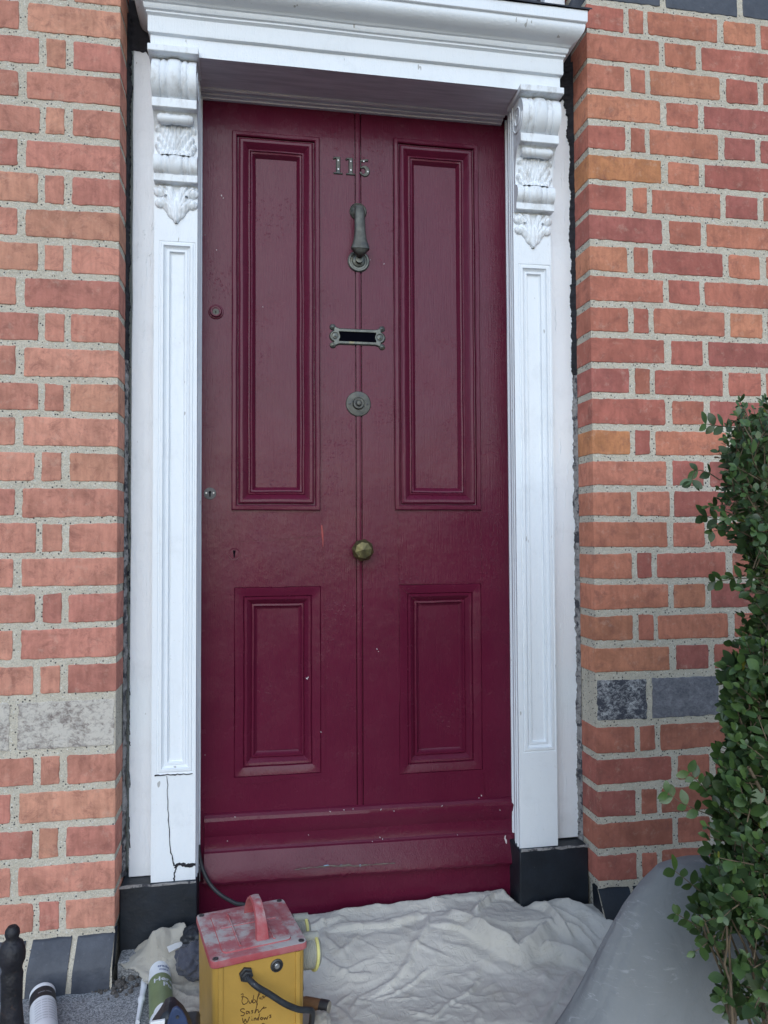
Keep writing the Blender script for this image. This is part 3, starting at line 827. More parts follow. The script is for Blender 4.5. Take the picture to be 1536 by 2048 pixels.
# ------------------------------------------------------------------ front door
DX0, DX1 = .1725, .9665
D = thing('front_door', 'maroon gloss painted four panel front door numbered 115 with knocker and letter plate', 'door', ((DX0+DX1)/2, DY, -.49))
ZT, ZB = 1.458, -.50
pan = {'UL': (.246, .468, .425, 1.388), 'UR': (.6605, .8925, .4255, 1.404), 'LL': (.253, .469, -.236, .233), 'LR': (.670, .891, -.252, .233)}
BX = .5675
leafm = MB(); holes_plate(leafm, DX0-.004, DX1+.004, ZB, ZT+.02, list(pan.values()) + [(BX-.009, BX+.009, ZB, ZT+.02)], DY)
obj('door_leaf', leafm, 'door', D, sharp=30)
bo = [(0, 0), (.0005, .0065), (.003, .0085), (.010, .0088), (.0125, .0072), (.014, .001), (.0165, .0005), (.0175, .0060), (.0215, .0088), (.027, .0085), (.033, .0045), (.0385, -.0025),
      (.040, -.0035), (.0415, -.0015), (.0445, -.0012), (.046, -.0045), (.0475, -.0025), (.051, -.0035), (.0575, -.0115), (.0590, -.0135)]
for k in ('UL', 'UR'):
    p = pan[k]; mb = MB(); rect_mould(mb, p[0], p[1], p[2], p[3], bo, DY, step=.018, wob=.0011, seed=ord(k[1]))
    obj('upper_panel', mb, 'door', D, sharp=26)
lo_ = [(0, 0), (.0008, -.0016), (.0025, .0008), (.012, -.0004), (.0225, -.0034), (.0240, -.0075), (.0262, -.0050), (.0315, -.0058), (.0385, -.0125), (.0425, -.0165), (.0438, -.0125), (.0480, -.0120), (.0500, -.0160), (.0540, -.0200), (.0565, -.0215)]
for k in ('LL', 'LR'):
    p = pan[k]; mb = MB(); rect_mould(mb, p[0], p[1], p[2], p[3], lo_, DY, step=.018, wob=.0011, seed=ord(k[1])+5)
    obj('lower_panel', mb, 'door', D, sharp=22)
# centre bead, groove each side
cb = MB(); cp = [(-.009, 0), (-.0085, .0065), (-.0065, .0065), (-.006, .000), (-.0045, -.0006), (-.0015, -.0012), (.0015, -.0012), (.0045, -.0006), (.006, 0), (.0065, .0065), (.0085, .0065), (.009, 0)]
zz = [ZB+(ZT+.02-ZB)*i/70 for i in range(71)]
gc = grid_mesh(range(len(cp)), zz, lambda j, z: (BX+cp[j][0]+noise.noise(Vector((1, z*6, j*.1)))*.0008, DY+cp[j][1], z)); cb.add(gc.v, gc.f)
obj('centre_bead', cb, 'door', D, sharp=30)
# joints and ridges in the paint (tenon lines)
rd = MB()
def ridge(pts, w=.0018, lift=.0006, amp=.7, Y=DY):
    q = jag(pts, Y-.0004, 6, amp); ribbon(q, [w*random.uniform(.5, 1.4) for _ in q], (0, -1, 0), lift, mb=rd)
ridge([(643, 1024), (646, 1080), (647, 1165)]); ridge([(468, 1024), (466, 1100), (467, 1172)]); ridge([(795, 1024), (797, 1100), (799, 1168)])
ridge([(961, 1022), (963, 1100), (965, 1168)]); ridge([(648, 1172), (650, 1300), (651, 1480), (650, 1610)], .0022); ridge([(800, 1552), (797, 1610)])
ridge([(474, 1083), (560, 1078), (640, 1070)], .0014); ridge([(480, 1566), (520, 1568), (560, 1560), (640, 1549)], .0025, .0010)
ridge([(798, 1170), (799, 1300), (801, 1548)], .002); ridge([(470, 1172), (560, 1174), (644, 1168)], .002); ridge([(800, 1168), (880, 1166), (962, 1162)], .002)
ridge([(474, 1562), (500, 1559)], .002); ridge([(968, 1545), (970, 1600)])
ridge([(803, 1175), (846, 1215)], .0012); ridge([(846, 1492), (803, 1548)], .0018)
obj('paint_ridge', rd, 'door', D, sharp=60)
rw = MB(); q = jag([(643, 1050), (645, 1070), (646, 1094)], DY-.0012, 4, .5); ribbon(q, [.002, .004, .005, .005, .0045, .004, .003, .002, .001][:len(q)], (0, -1, 0), .0004, mb=rw)
obj('paint_scrape', rw, 'redwear', D)
# weather board along the foot
wb = MB()
wp = [(0, -.318), (.006, -.321), (.0115, -.327), (.0135, -.335), (.0125, -.350), (.009, -.366), (.006, -.374), (.0055, -.390), (.008, -.402), (.012, -.4065), (.0165, -.409), (.030, -.440), (.038, -.462), (.0395, -.470), (.037, -.4755), (.008, -.480)]
X0w, X1w = .183, .9705
def wbf(x, j):
    y, z = wp[j]; t = (x-X0w)/(X1w-X0w)
    zz_ = z - .008*t*(1 if j < 12 else 1.2)
    rag = (noise.noise(Vector((x*45, 0, 0)))*.0035 + max(0, 1-abs(x-.50)/.09)*noise.noise(Vector((x*120, 0, 3)))*.006) if j >= 13 else 0
    return (x, DY-y+noise.noise(Vector((x*8, j*.12, 0)))*.0014, zz_+rag*.8+noise.noise(Vector((x*7, 3, j*.1)))*.0010)
gw = grid_mesh([X0w+(X1w-X0w)*i/150 for i in range(151)], range(len(wp)), wbf); wb.add(gw.v, gw.f)
for e in (0, 150): wb.add([wbf(X0w+(X1w-X0w)*e/150, j) for j in range(len(wp))] + [(X0w+(X1w-X0w)*e/150, DY+.004, -.318), (X0w+(X1w-X0w)*e/150, DY+.004, -.48)], [tuple(range(len(wp)))+(len(wp)+1, len(wp))])
obj('weather_board', wb, 'door', D, sharp=17)
bw = MB(); q = jag([(590, 1739), (640, 1733), (690, 1731), (745, 1730), (790, 1726)], .1115, 7, 1.4)
ribbon(q, [.0035*random.uniform(.4, 1.4)*(1-abs(i/len(q)-.5)*1.2) for i in range(len(q))], (0, -.85, .5), .0008, mb=bw)
obj('worn_edge', bw, 'barewood', D)
# chips and drips of paint
chp = MB(); blu = MB()
def fleck(u, v, Y, a, b, ang, mb):
    c = on(u, v, Y-.0012); n_ = 7; vs = []
    for i in range(n_):
        t = 2*math.pi*i/n_; r_ = random.uniform(.6, 1.1); dx, dz = a*math.cos(t)*r_, b*math.sin(t)*r_
        vs.append((c.x+dx*math.cos(ang)-dz*math.sin(ang), c.y, c.z+dx*math.sin(ang)+dz*math.cos(ang)))
    mb.add(vs + [(c.x, c.y-.0006, c.z)], [(i, (i+1) % n_, n_) for i in range(n_)])
for u, v, s in ((405, 378, 1), (443, 391, 1.2), (447, 396, .8), (404, 413, 1), (410, 470, .7), (433, 500, .8), (614, 1357, 1.5), (616, 1355, 1), (740, 520, .8), (526, 614, .8), (768, 528, .9),
                (470, 1634, .8), (660, 1623, .9), (688, 1620, .9), (706, 1618, .8), (762, 1619, 1), (788, 1622, 1), (963, 1591, 1.4), (958, 1596, 1), (884, 1612, .9), (1000, 1620, .8),
                (754, 1298, 1), (757, 1303, .8), (642, 1464, .8), (617, 1670, .7), (760, 1675, 1), (765, 1678, .9), (745, 1683, .7), (455, 1682, .8), (915, 1670, .8), (410, 1510, .7), (938, 700, .7)):
    Y_ = DY if v < 1610 else (DY-.013 if v < 1690 else DY-.02)
    fleck(u, v, Y_, .0013*s, .0024*s, random.uniform(-1, 1), chp)
fleck(1012, 1682, .125, .003, .010, .15, chp); fleck(1010, 1674, .127, .002, .006, -.4, chp)
fleck(652, 1731, .1135, .007, .0018, .05, blu); fleck(721, 1731, .1135, .004, .0025, 0, blu); fleck(683, 1730, .1135, .004, .0012, 0, blu)
obj('paint_fleck', chp, 'chip', D); obj('blue_paint_fleck', blu, 'bluechip', D)

# door furniture
def disc(c, prof, n=32): return MB().lathe(prof, c, (0, -1, 0), n)
# numerals
c1 = on(665, 315, DY); c2 = on(742, 352, DY)
def one(cx, cz, s):
    def f_(X, Z):
        u = (X-cx)/s; v = (Z-cz)/s
        h = np.minimum(.25-np.abs(u-.02), .98-np.abs(v-.02))
        h = np.maximum(h, np.minimum(.52-np.abs(u), .12-np.abs(v+.88)))
        h = np.maximum(h, np.minimum(.28-np.abs(u+.20), .13-np.abs(v-.86)*1.0-np.maximum(0, (u+.20))*0))
        h = np.maximum(h, 1.0*(.12-np.hypot(u+.46, v-.76)))
        return np.where(h > 0, .0035*np.clip(h/.07, 0, 1)**.6+.0001, -1)
    return relief(f_, cx-s*.65, cx+s*.65, cz-s*1.1, cz+s*1.1, .0007, DY)
def five(cx, cz, s):
    def f_(X, Z):
        u = (X-cx)/s; v = (Z-cz)/s
        h = np.minimum(.46-np.abs(u-.02), .15-np.abs(v-.84-.05*np.sin(u*4)))
        h = np.maximum(h, np.minimum(.085-np.abs(u+.38), .46-np.abs(v-.42)))
        rr = np.hypot((u+.02)/.52, (v+.36)/.58)
        ang = np.arctan2(v+.36, u+.02)
        wd = .17+.10*np.cos(ang)
        arc_ = wd-np.abs(rr-.80)*.52
        arc_ = np.where((ang > 2.45) | (ang < -2.75), -1, arc_)
        h = np.maximum(h, arc_); h = np.maximum(h, .17-np.hypot(u+.38, v+.62))
        return np.where(h > 0, .0035*np.clip(h/.07, 0, 1)**.6+.0001, -1)
    return relief(f_, cx-s*.75, cx+s*.75, cz-s*1.1, cz+s*1.1, .0007, DY)
sc_ = []
for fn, u, v in ((one, 676, 331.5), (one, 701, 333.5), (five, 728, 336.5)):
    c = on(u, v, DY); nm = obj('numeral', fn(c.x, c.z, .0232), 'pewter', D, sharp=50)
    sm = MB()
    for dz in (.0125, -.0105):
        if fn is five: p = (c.x+(-.001 if dz > 0 else .0095), DY-.0035, c.z+(.0165 if dz > 0 else -.010))
        else: p = (c.x+.0005, DY-.0035, c.z+dz)
        sm.lathe([(.0001, .001), (.0019, .0008), (.0022, 0)], p, (0, -1, 0), 12, cap=False)
    obj('screw', sm, 'steel', nm)
# knocker
K = bpy.data.objects.new('door_knocker', None)
kc = on(716, 424, DY); kb = on(717, 523, DY)
kp = obj('door_knocker', disc((kc.x, DY, kc.z), [(.0225, 0), (.0225, .003), (.020, .006), (.017, .0045), (.014, .008), (.009, .011), (.0001, .012)]), 'pewter', D)
st_ = obj('strike_plate', disc((kb.x, DY, kb.z), [(.0285, 0), (.0285, .003), (.026, .0055), (.0225, .0055), (.021, .003), (.017, .003), (.015, .006), (.0095, .008), (.009, .018), (.0001, .019)]), 'bronze', kp)
hg = MB()
for dx in (-.0075, 0, .0075): hg.tube([(kc.x+dx-.0033, DY-.017, kc.z+.001), (kc.x+dx+.0033, DY-.017, kc.z+.001)], .0065, 14)
hg.box(kc.x-.005, kc.x+.005, DY-.017, DY-.008, kc.z-.003, kc.z+.005)
obj('hinge', hg, 'pewter', kp)
# arm: lofted, widening to a flared foot
am = MB(); sec = [(0, .0110, .006, .022), (.010, .0125, .006, .026), (.035, .0135, .0065, .029), (.060, .0140, .007, .031), (.078, .0160, .0075, .032), (.090, .0195, .008, .033), (.100, .0235, .009, .034), (.1045, .0235, .010, .034), (.107, .0200, .009, .033), (.112, .0150, .010, .032), (.117, .0085, .008, .030), (.120, .003, .004, .028)]
n_ = 16; vs = []
for d, hw, th, fy in sec:
    for j in range(n_):
        t = 2*math.pi*j/n_; cx_, sx_ = math.cos(t), math.sin(t)
        px = hw*abs(cx_)**.45*(1 if cx_ > 0 else -1); py = th*abs(sx_)**.5*(1 if sx_ > 0 else -1)
        if sx_ < 0: py -= .0025*(1-abs(cx_))       # crisp rib down the front
        vs.append((kc.x+px+.001*d/.12, DY-fy+py*1.0, kc.z+.004-d*1.10))
fs = [(i*n_+j, i*n_+(j+1) % n_, (i+1)*n_+(j+1) % n_, (i+1)*n_+j) for i in range(len(sec)-1) for j in range(n_)] + [tuple(range(n_)), tuple((len(sec)-1)*n_+j for j in range(n_))]
am.add(vs, fs); am.lathe([(.009, 0), (.009, .016), (.006, .022)], (kb.x, DY-.032, kb.z+.012), (0, 1, -.15), 14)
obj('striker', am, 'pewter', kp, sharp=40)
# letter plate
lc = on(715, 674.5, DY)
def lp(X, Z):
    u = X-lc.x; v = Z-lc.z; U = np.abs(u); V = np.abs(v)
    top = .0215+.0080*np.clip((U-.046)/.018, 0, 1)**1.4
    h = np.minimum(.063-U, top-V)
    h = np.maximum(h, .0080-np.hypot(U-.0640, V-.0235))
    h = np.maximum(h, .0155-np.hypot(U-.0575, v))
    sl = np.minimum(.0480-U, .0125-V)
    sl = np.where(U > .042, np.minimum(sl, np.hypot(U-.0590, v)-.0135), sl)
    hh = .0045*np.clip(h/.003, 0, 1)**.6
    hh -= .0014*np.exp(-((np.hypot(U-.0585, v)-.0080)/.0013)**2)
    hh += .0018*np.exp(-(np.hypot(U-.0585, v)/.003)**2) + .0015*np.exp(-(np.hypot(U-.0640, V-.0235)/.0028)**2)
    hh -= .0010*np.exp(-((np.hypot(U-.0640, V-.0235)-.0050)/.001)**2)
    return np.where((h > 0) & (sl < 0), np.maximum(hh, .001), -1)
lpo = obj('letter_plate', relief(lp, lc.x-.076, lc.x+.076, lc.z-.034, lc.z+.034, .0008, DY, base=.0004), 'bronze', D, sharp=55)
obj('slot', MB().box(lc.x-.0490, lc.x+.0490, DY-.0016, DY+.0005, lc.z-.0135, lc.z+.0135), 'hole', lpo)
# bell push
bc = on(716.5, 808, DY)
bp = obj('bell_push', disc((bc.x, DY, bc.z), [(.0325, 0), (.0325, .002), (.031, .0038), (.024, .0048), (.017, .0050), (.0165, .0035), (.015, .0035), (.0145, .008), (.013, .0105), (.0095, .0105), (.009, .009), (.008, .009)], 40), 'pewter', D)
obj('button', disc((bc.x, DY-.009, bc.z), [(.0075, 0), (.0072, .004), (.005, .0065), (.0001, .0072)], 20), 'pewter', bp)
sm = MB()
for dx in (-.0225, .0225): sm.lathe([(.0032, 0), (.003, .0008), (.0012, .0010), (.0001, .0002)], (bc.x+dx, DY-.0049, bc.z), (0, -1, 0), 12)
obj('screw', sm, 'ironlock', bp)
# faceted knob
nc = on(722, 1100, DY); kn = MB(); n8 = 8; vs = []
ringz = [(.012, 0), (.014, .010), (.0255, .024), (.0285, .034), (.021, .046)]
for i, (r_, h_) in enumerate(ringz):
    for j in range(n8):
        t = 2*math.pi*(j+(.5 if i % 2 else 0))/n8+.2; vs.append((nc.x+r_*math.cos(t), DY-h_, nc.z+r_*math.sin(t)))
vs.append((nc.x-.001, DY-.051, nc.z+.001)); c_ = len(vs)-1; fs = []
for i in range(len(ringz)-1):
    for j in range(n8):
        a, b = i*n8+j, i*n8+(j+1) % n8; o_ = (0 if i % 2 == 0 else 1)
        c, d = (i+1)*n8+(j+o_) % n8, (i+1)*n8+(j+o_-1+8) % n8
        fs += [(a, b, c), (a, c, d)]
fs += [((len(ringz)-1)*n8+j, (len(ringz)-1)*n8+(j+1) % n8, c_) for j in range(n8)]
kn.add(vs, fs); ko = obj('door_knob', kn, 'brassknob', D, sharp=8, bevel=.0008)
obj('rose', disc((nc.x, DY, nc.z), [(.018, 0), (.018, .003), (.013, .005), (.012, .012)]), 'brassknob', ko)
# locks
l1 = on(432, 624, DY)
lk = obj('cylinder_lock', disc((l1.x, DY, l1.z), [(.0190, 0), (.0185, .002), (.0165, .003), (.0150, .003), (.0145, .007), (.0125, .009), (.0090, .0088), (.0085, .0075), (.0001, .0075)]), 'door', D)
obj('barrel', disc((l1.x, DY-.0074, l1.z-.002), [(.0082, 0), (.0078, .0012), (.0001, .0014)], 20), 'pewter', lk)
obj('keyhole', MB().box(l1.x-.0009, l1.x+.0009, DY-.0092, DY-.008, l1.z-.006, l1.z+.0005), 'hole', lk)
l2 = on(420, 987, DY)
es = obj('escutcheon', disc((l2.x, DY, l2.z), [(.0150, 0), (.0147, .0018), (.0001, .0022)]), 'ironlock', D)
kh = MB().lathe([(.0032, 0), (.0030, .0005), (.0001, .0006)], (l2.x, DY-.0021, l2.z+.003), (0, -1, 0), 14); kh.box(l2.x-.0017, l2.x+.0017, DY-.0027, DY-.0015, l2.z-.008, l2.z+.002)
obj('keyhole', kh, 'hole', es)
sm = MB()
for dx in (-.009, .009): sm.lathe([(.0024, 0), (.002, .0009), (.0001, .0011)], (l2.x+dx, DY-.0020, l2.z+.001), (0, -1, 0), 12)
obj('screw', sm, 'steel', es)
l3 = on(468.5, 1108, DY)
e3 = obj('escutcheon', disc((l3.x, DY, l3.z), [(.0150, 0), (.0148, .0016), (.012, .0014), (.0115, .0022), (.0001, .0025)]), 'door', D)
kh = MB().add([(l3.x-.0036, DY-.0030, l3.z+.009), (l3.x+.0036, DY-.0030, l3.z+.009), (l3.x+.0016, DY-.0030, l3.z-.002), (l3.x+.0014, DY-.0030, l3.z-.009), (l3.x-.0014, DY-.0030, l3.z-.009), (l3.x-.0016, DY-.0030, l3.z-.002)], [(0, 1, 2, 3, 4, 5)])
obj('keyhole', kh, 'hole', e3)
# backing behind the door so no sky leaks
obj('door_core', MB().box(DX0-.02, DX1+.02, DY+.030, DY+.050, -.578, 1.62), 'door', D)

# threshold riser below the door
TH = obj('threshold_board', flat_board(.170, .966, .128, .148, -.579, -.475, wob=.0025).wobble(.0006, 20), 'door', bevel=.002)
tag(TH, 'purple maroon painted threshold board beneath the door weather board', 'threshold')

# ------------------------------------------------------------------ transformer box
LZ = -.37
c_fl, c_fr, c_br, c_bl = [at(u, v, Z=LZ) for u, v in ((405, 1926), (616, 1884), (577, 1794), (393, 1828))]
c_fl = at(421, 1926, Z=LZ)
ex = (c_fr-c_fl).normalized(); ey = Vector((-ex.y, ex.x, 0)); LW = (c_fr-c_fl).length; LD = ((c_bl-c_fl).dot(ey)+(c_br-c_fr).dot(ey))/2
ctr = (c_fl+c_fr)/2 + ey*LD/2; ctr.z = 0
TB = thing('site_transformer', 'yellow box transformer with dusty red lid and handle on the dust sheet', 'transformer', (ctr.x, ctr.y, GZ))
def tl(x, y, z): return ctr + ex*x + ey*y + Vector((0, 0, z))
def rrect(hx, hy, r, n=5):
    o = []
    for (cx, cy, a0) in ((hx-r, -hy+r, -90), (hx-r, hy-r, 0), (-hx+r, hy-r, 90), (-hx+r, -hy+r, 180)):
        o += [(cx+r*math.cos(R(a0+90*i/n)), cy+r*math.sin(R(a0+90*i/n))) for i in range(n+1)]
    return o
def stack(levels, r=.01, inner=None):
    """levels: (hx, hy, z) closed with caps, in the transformer frame"""
    mb = MB(); L = [rrect(hx, hy, r) for hx, hy, z in levels]; n = len(L[0])
    vs = [tl(x, y, z) for pts, (_, _, z) in zip(L, levels) for x, y in pts]
    fs = [(k*n+i, k*n+(i+1) % n, (k+1)*n+(i+1) % n, (k+1)*n+i) for k in range(len(levels)-1) for i in range(n)]
    fs += [tuple(range(n)), tuple((len(levels)-1)*n+i for i in range(n))]
    return mb.add(vs, fs)
hx, hy = LW/2, LD/2
obj('body', stack([(hx-.007, hy-.007, GZ+.003), (hx-.006, hy-.006, GZ+.012), (hx-.004, hy-.004, LZ-.012)], .012), 'yellow', TB)
for sx in (-1, 1):
    q = stack([(.0045, .004, GZ+.01), (.0045, .004, LZ-.014)], .002); q.v = [tuple(Vector(v_)+ex*sx*(hx-.018)-ey*(hy-.0055)) for v_ in q.v]
    obj('corner_rib', q, 'yellow', TB)
lid = obj('lid', stack([(hx-.001, hy-.001, LZ-.0125), (hx, hy, LZ-.011), (hx, hy, LZ-.0025), (hx-.0008, hy-.0008, LZ-.0006), (hx-.003, hy-.003, LZ),
     (hx-.024, hy-.018, LZ), (hx-.025, hy-.019, LZ+.0022), (hx-.029, hy-.023, LZ+.003)], .010), 'lid', TB, sharp=30)
# moulded rib cross on the lid
rbm = MB()
for x in (-.030, .032):
    rbm.tube([tl(x, -hy+.028, LZ+.003), tl(x, hy-.028, LZ+.003)], .0022, 8)
rbm.tube([tl(-hx+.035, .012, LZ+.003), tl(hx-.035, .012, LZ+.003)], .0018, 8)
obj('lid_rib', rbm, 'lid', lid)
hd = MB(); k = 22; vs = []
for i in range(k+1):
    t = i/k; y = -.052+.104*t; z = .001+.046*min(1, math.sin(math.pi*t)**.55*1.05)
    wv = .0095+.003*abs(2*t-1)**3
    nrm_t = -math.cos(math.pi*t)
    for a, b in ((-wv, .0), (-wv+.002, .0055), (0, .0068), (wv-.002, .0055), (wv, .0), (0, -.001)):
        ny = nrm_t*b*(1 if abs(2*t-1) > .6 else .3)
        vs.append(tl(a+.012, y+ny, LZ+z+b*(1-.7*abs(nrm_t)**3)))
fs = [(i*6+j, i*6+(j+1) % 6, (i+1)*6+(j+1) % 6, (i+1)*6+j) for i in range(k) for j in range(6)]
hd.add(vs, fs); obj('handle', hd, 'lid', TB, sharp=40)
for sx in (-1, 1):
    for sy in (-1, 1):
        sm = MB(); sm.lathe([(.0052, 0), (.0050, .0012), (.003, .0018), (.0012, .0010), (.0001, .0010)], tl(sx*(hx-.010), sy*(hy-.009), LZ), (0, 0, 1), 14)
        obj('lid_screw', sm, 'ironlock', TB)
fn_ = -ey; fp = tl(0, -hy+.0045, -.5)
def fh(zx, zy): return hit(380+zx/4.8, 1760+zy/4.8, fp, fn_)
# round fuse cap and cable gland
fc = fh(832, 818); mb = MB(); mb.lathe([(.0115, 0), (.0112, .002), (.0085, .003), (.008, .0012), (.0068, .0012), (.0065, .0035), (.0045, .0042), (.004, .002), (.0001, .002)], fc, fn_, 24)
fo = obj('fuse_cap', mb, 'ironlock', TB)
mb = MB(); mb.lathe([(.0045, 0), (.0045, .0044), (.0035, .0052), (.0001, .0052)], fc, fn_, 20); obj('fuse_insert', mb, 'steel', fo)
gc_ = fh(535, 898); mb = MB(); mb.lathe([(.0125, -.001), (.0125, .006), (.010, .007), (.0095, .012), (.0065, .013), (.006, .017)], gc_, fn_, 6)
obj('cable_gland', mb, 'rubber', TB, sharp=30)
pA = gc_ + fn_*.012; pE = at(615, 2008, Y=gc_.y-.02); 
pts = [pA, pA+fn_*.018+ex*.012-Vector((0, 0, .008)), fh(720, 1000)+fn_*.030, fh(860, 1085)+fn_*.032, fh(1000, 1160)+fn_*.026, fh(1095, 1185)+fn_*.020]
last = pts[-1]
pts += [last+ex*.012-Vector((0, 0, .012))-fn_*.01, last+ex*.018-fn_*.035-Vector((0, 0, .05)), last+ex*.02-fn_*.06-Vector((0, 0, .10))]
obj('power_cable', MB().tube(catmull(pts, 8), .0052, 12), 'rubber', TB)
# two covered outlet sockets on the right hand side
for (yy, zz_, s_) in ((-.030, LZ-.050, 1.0), (.038, LZ-.046, .95)):
    bp0 = tl(hx-.006, yy, zz_); ax = (ex*1.0+Vector((0, 0, -.10))).normalized()
    prof = [(.027, 0)]
    for i in range(9): prof += [(.0270, .003+i*.0032), (.0282, .0042+i*.0032)]
    prof += [(.0275, .033)]
    so = obj('outlet_socket', MB().lathe([(r_*s_, h_) for r_, h_ in prof], bp0, ax, 28), 'greyplastic', TB, sharp=50)
    obj('socket_ring', MB().lathe([(.026*s_, .032), (.0315*s_, .032), (.0322*s_, .0345), (.0315*s_, .037), (.0255*s_, .037)], bp0, ax, 30), 'yellowring', so)
    obj('socket_cap', MB().lathe([(.0275*s_, .036), (.0275*s_, .040), (.024*s_, .043), (.0001, .0435)], bp0, ax, 26), 'greyplastic', so)
    hg = MB(); hp = bp0+Vector((0, 0, .030*s_)); hg.tube([hp+ax*.012, hp+ax*.042], .0085, 12)
    obj('socket_hinge', hg, 'greyplastic', so)
for zz_ in (LZ-.090, LZ-.112):
    pass
mb = MB(); mb.lathe([(.012, 0), (.012, .006), (.008, .009), (.0001, .010)], tl(hx-.005, -.040, LZ-.105), ex, 18); obj('side_cap', mb, 'rubber', TB)
# marker pen lettering
ink = MB()
S_ = [[(488, 1100), (508, 1092), (506, 1130), (498, 1165), (512, 1195)], [(490, 1122), (525, 1122), (556, 1145), (550, 1176), (520, 1194), (505, 1190)],
      [(566, 1158), (572, 1182), (588, 1176), (594, 1150), (598, 1178)], [(612, 1104), (606, 1145), (604, 1178), (620, 1176), (630, 1158), (612, 1146)],
      [(636, 1178), (655, 1120), (672, 1084), (662, 1082), (648, 1130), (640, 1200)], [(668, 1140), (672, 1126), (676, 1145)], [(690, 1148), (692, 1122), (704, 1114), (708, 1134), (720, 1118), (745, 1112)], [(706, 1078), (710, 1080)],
      [(526, 1240), (500, 1236), (484, 1252), (502, 1268), (524, 1278), (512, 1300), (486, 1302)], [(562, 1262), (542, 1262), (540, 1284), (560, 1276), (566, 1260), (574, 1284)],
      [(606, 1252), (590, 1256), (602, 1270), (592, 1282)], [(648, 1184), (636, 1226), (622, 1280), (640, 1246), (654, 1250), (660, 1272), (690, 1240)], [(690, 1240), (712, 1216), (704, 1232), (734, 1224)],
      [(504, 1322), (508, 1352), (516, 1368), (530, 1336), (544, 1366), (558, 1350), (572, 1312)], [(594, 1330), (596, 1352)], [(592, 1312), (594, 1314)], [(614, 1352), (618, 1330), (630, 1326), (634, 1348)],
      [(668, 1282), (660, 1320), (656, 1345), (642, 1334), (658, 1322)], [(688, 1318), (676, 1330), (688, 1342), (698, 1328), (686, 1318)], [(708, 1318), (714, 1340), (726, 1320), (736, 1338), (750, 1306)], [(780, 1296), (764, 1300), (778, 1314), (762, 1324)],
      [(520, 1376), (540, 1386), (530, 1400)], [(690, 1384), (700, 1378), (720, 1384)]]
for s in S_:
    q = [fh(x, y) for x, y in s]; q = catmull(q, 5)
    ribbon(q, [.0012]*len(q), fn_, .0004, mb=ink)
obj('handwriting', ink, 'ink', TB)

# black cable from the door jamb down behind the box
pts = [(.176, .118, -.40), (.178, .112, -.43), (.183, .10, -.455), (.197, .085, -.487), (.222, .07, -.515), (.250, .055, -.532), (.285, .04, -.545), (.33, .0, -.565), (.36, -.06, -.585)]
pts = [at(397, 1690, Y=.118), at(399, 1712, Y=.112), at(406, 1740, Y=.104), at(420, 1768, Y=.092), at(442, 1790, Y=.078), at(470, 1806, Y=.062), at(500, 1820, Y=.04), Vector((.33, -.02, -.59)), Vector((.36, -.10, -.60))]
cbl = obj('loose_cable', MB().tube(catmull(pts, 8), .0045, 10), 'rubber'); tag(cbl, 'thin black cable hanging from the door edge down behind the yellow box', 'cable')

# ------------------------------------------------------------------ cloths
def heightfield(name, x0, x1, y0, y1, res, H, mat, mask=None):
    nx, ny = int((x1-x0)/res), int((y1-y0)/res)
    X, Y = np.meshgrid(np.linspace(x0, x1, nx), np.linspace(y0, y1, ny), indexing='ij')
    Z = H(X, Y); ok = np.ones_like(Z, bool) if mask is None else mask(X, Y)
    me = bpy.data.meshes.new(name)
    V = np.stack([X, Y, Z], -1).reshape(-1, 3)
    I = np.arange(nx*ny).reshape(nx, ny)
    q = np.stack([I[:-1, :-1], I[1:, :-1], I[1:, 1:], I[:-1, 1:]], -1)
    kk = ok[:-1, :-1] & ok[1:, :-1] & ok[1:, 1:] & ok[:-1, 1:]; q = q[kk]
    used = np.zeros(nx*ny, bool); used[q.ravel()] = True; remap = np.cumsum(used)-1
    me.from_pydata(V[used].tolist(), [], remap[q].tolist()); me.update(); me.shade_smooth(); me.materials.append(M[mat])
    o = bpy.data.objects.new(name, me); COL.objects.link(o)
    sm_ = o.modifiers.new('thickness', 'SOLIDIFY'); sm_.thickness = .0012; sm_.offset = -1
    return o
def vnoise(X, Y, s, seed, oct=4, rg=.5):
    """vectorised value noise"""
    out = 0; amp = 1; tot = 0; rs = np.random.RandomState(seed)
    for k in range(oct):
        g_ = rs.rand(64, 64); fx, fy = X*s+17.3*k+100, Y*s+9.1*k+100
        i, j = np.floor(fx).astype(int), np.floor(fy).astype(int); a, b = fx-i, fy-j; a = a*a*(3-2*a); b = b*b*(3-2*b)
        G = lambda p, q_: g_[p % 64, q_ % 64]
        v = G(i, j)*(1-a)*(1-b)+G(i+1, j)*a*(1-b)+G(i, j+1)*(1-a)*b+G(i+1, j+1)*a*b
        out = out+v*amp; tot += amp; amp *= rg; s *= 2.03
    return out/tot
def fold(X, Y, pts, h, w, asym=.45):
    """height of a crease ridge along a polyline, steep on one side"""
    best = np.full_like(X, 9.); side = np.zeros_like(X); tt = np.zeros_like(X); n = len(pts)-1
    for k in range(n):
        (ax, ay), (bx, by) = pts[k], pts[k+1]; dx, dy = bx-ax, by-ay; L = dx*dx+dy*dy+1e-12
        t = np.clip(((X-ax)*dx+(Y-ay)*dy)/L, 0, 1); d = np.hypot(X-ax-t*dx, Y-ay-t*dy)
        m_ = d < best; best = np.where(m_, d, best); side = np.where(m_, np.sign((X-ax)*dy-(Y-ay)*dx), side); tt = np.where(m_, (k+t)/n, tt)
    ww = np.where(side > 0, w, w*asym); env = np.clip(np.sin(np.pi*np.clip(tt, .0, 1))*1.8, .15, 1)
    q = np.clip(1-best/ww, 0, 1); return h*env*(q*q*(3-2*q) if asym < .65 else np.sqrt(np.clip(1-(1-q)**2, 0, 1))*(.35+.65*q))
def gp(u, v, z=-.60): p = at(u, v, Z=z); return (p.x, p.y)
folds = []
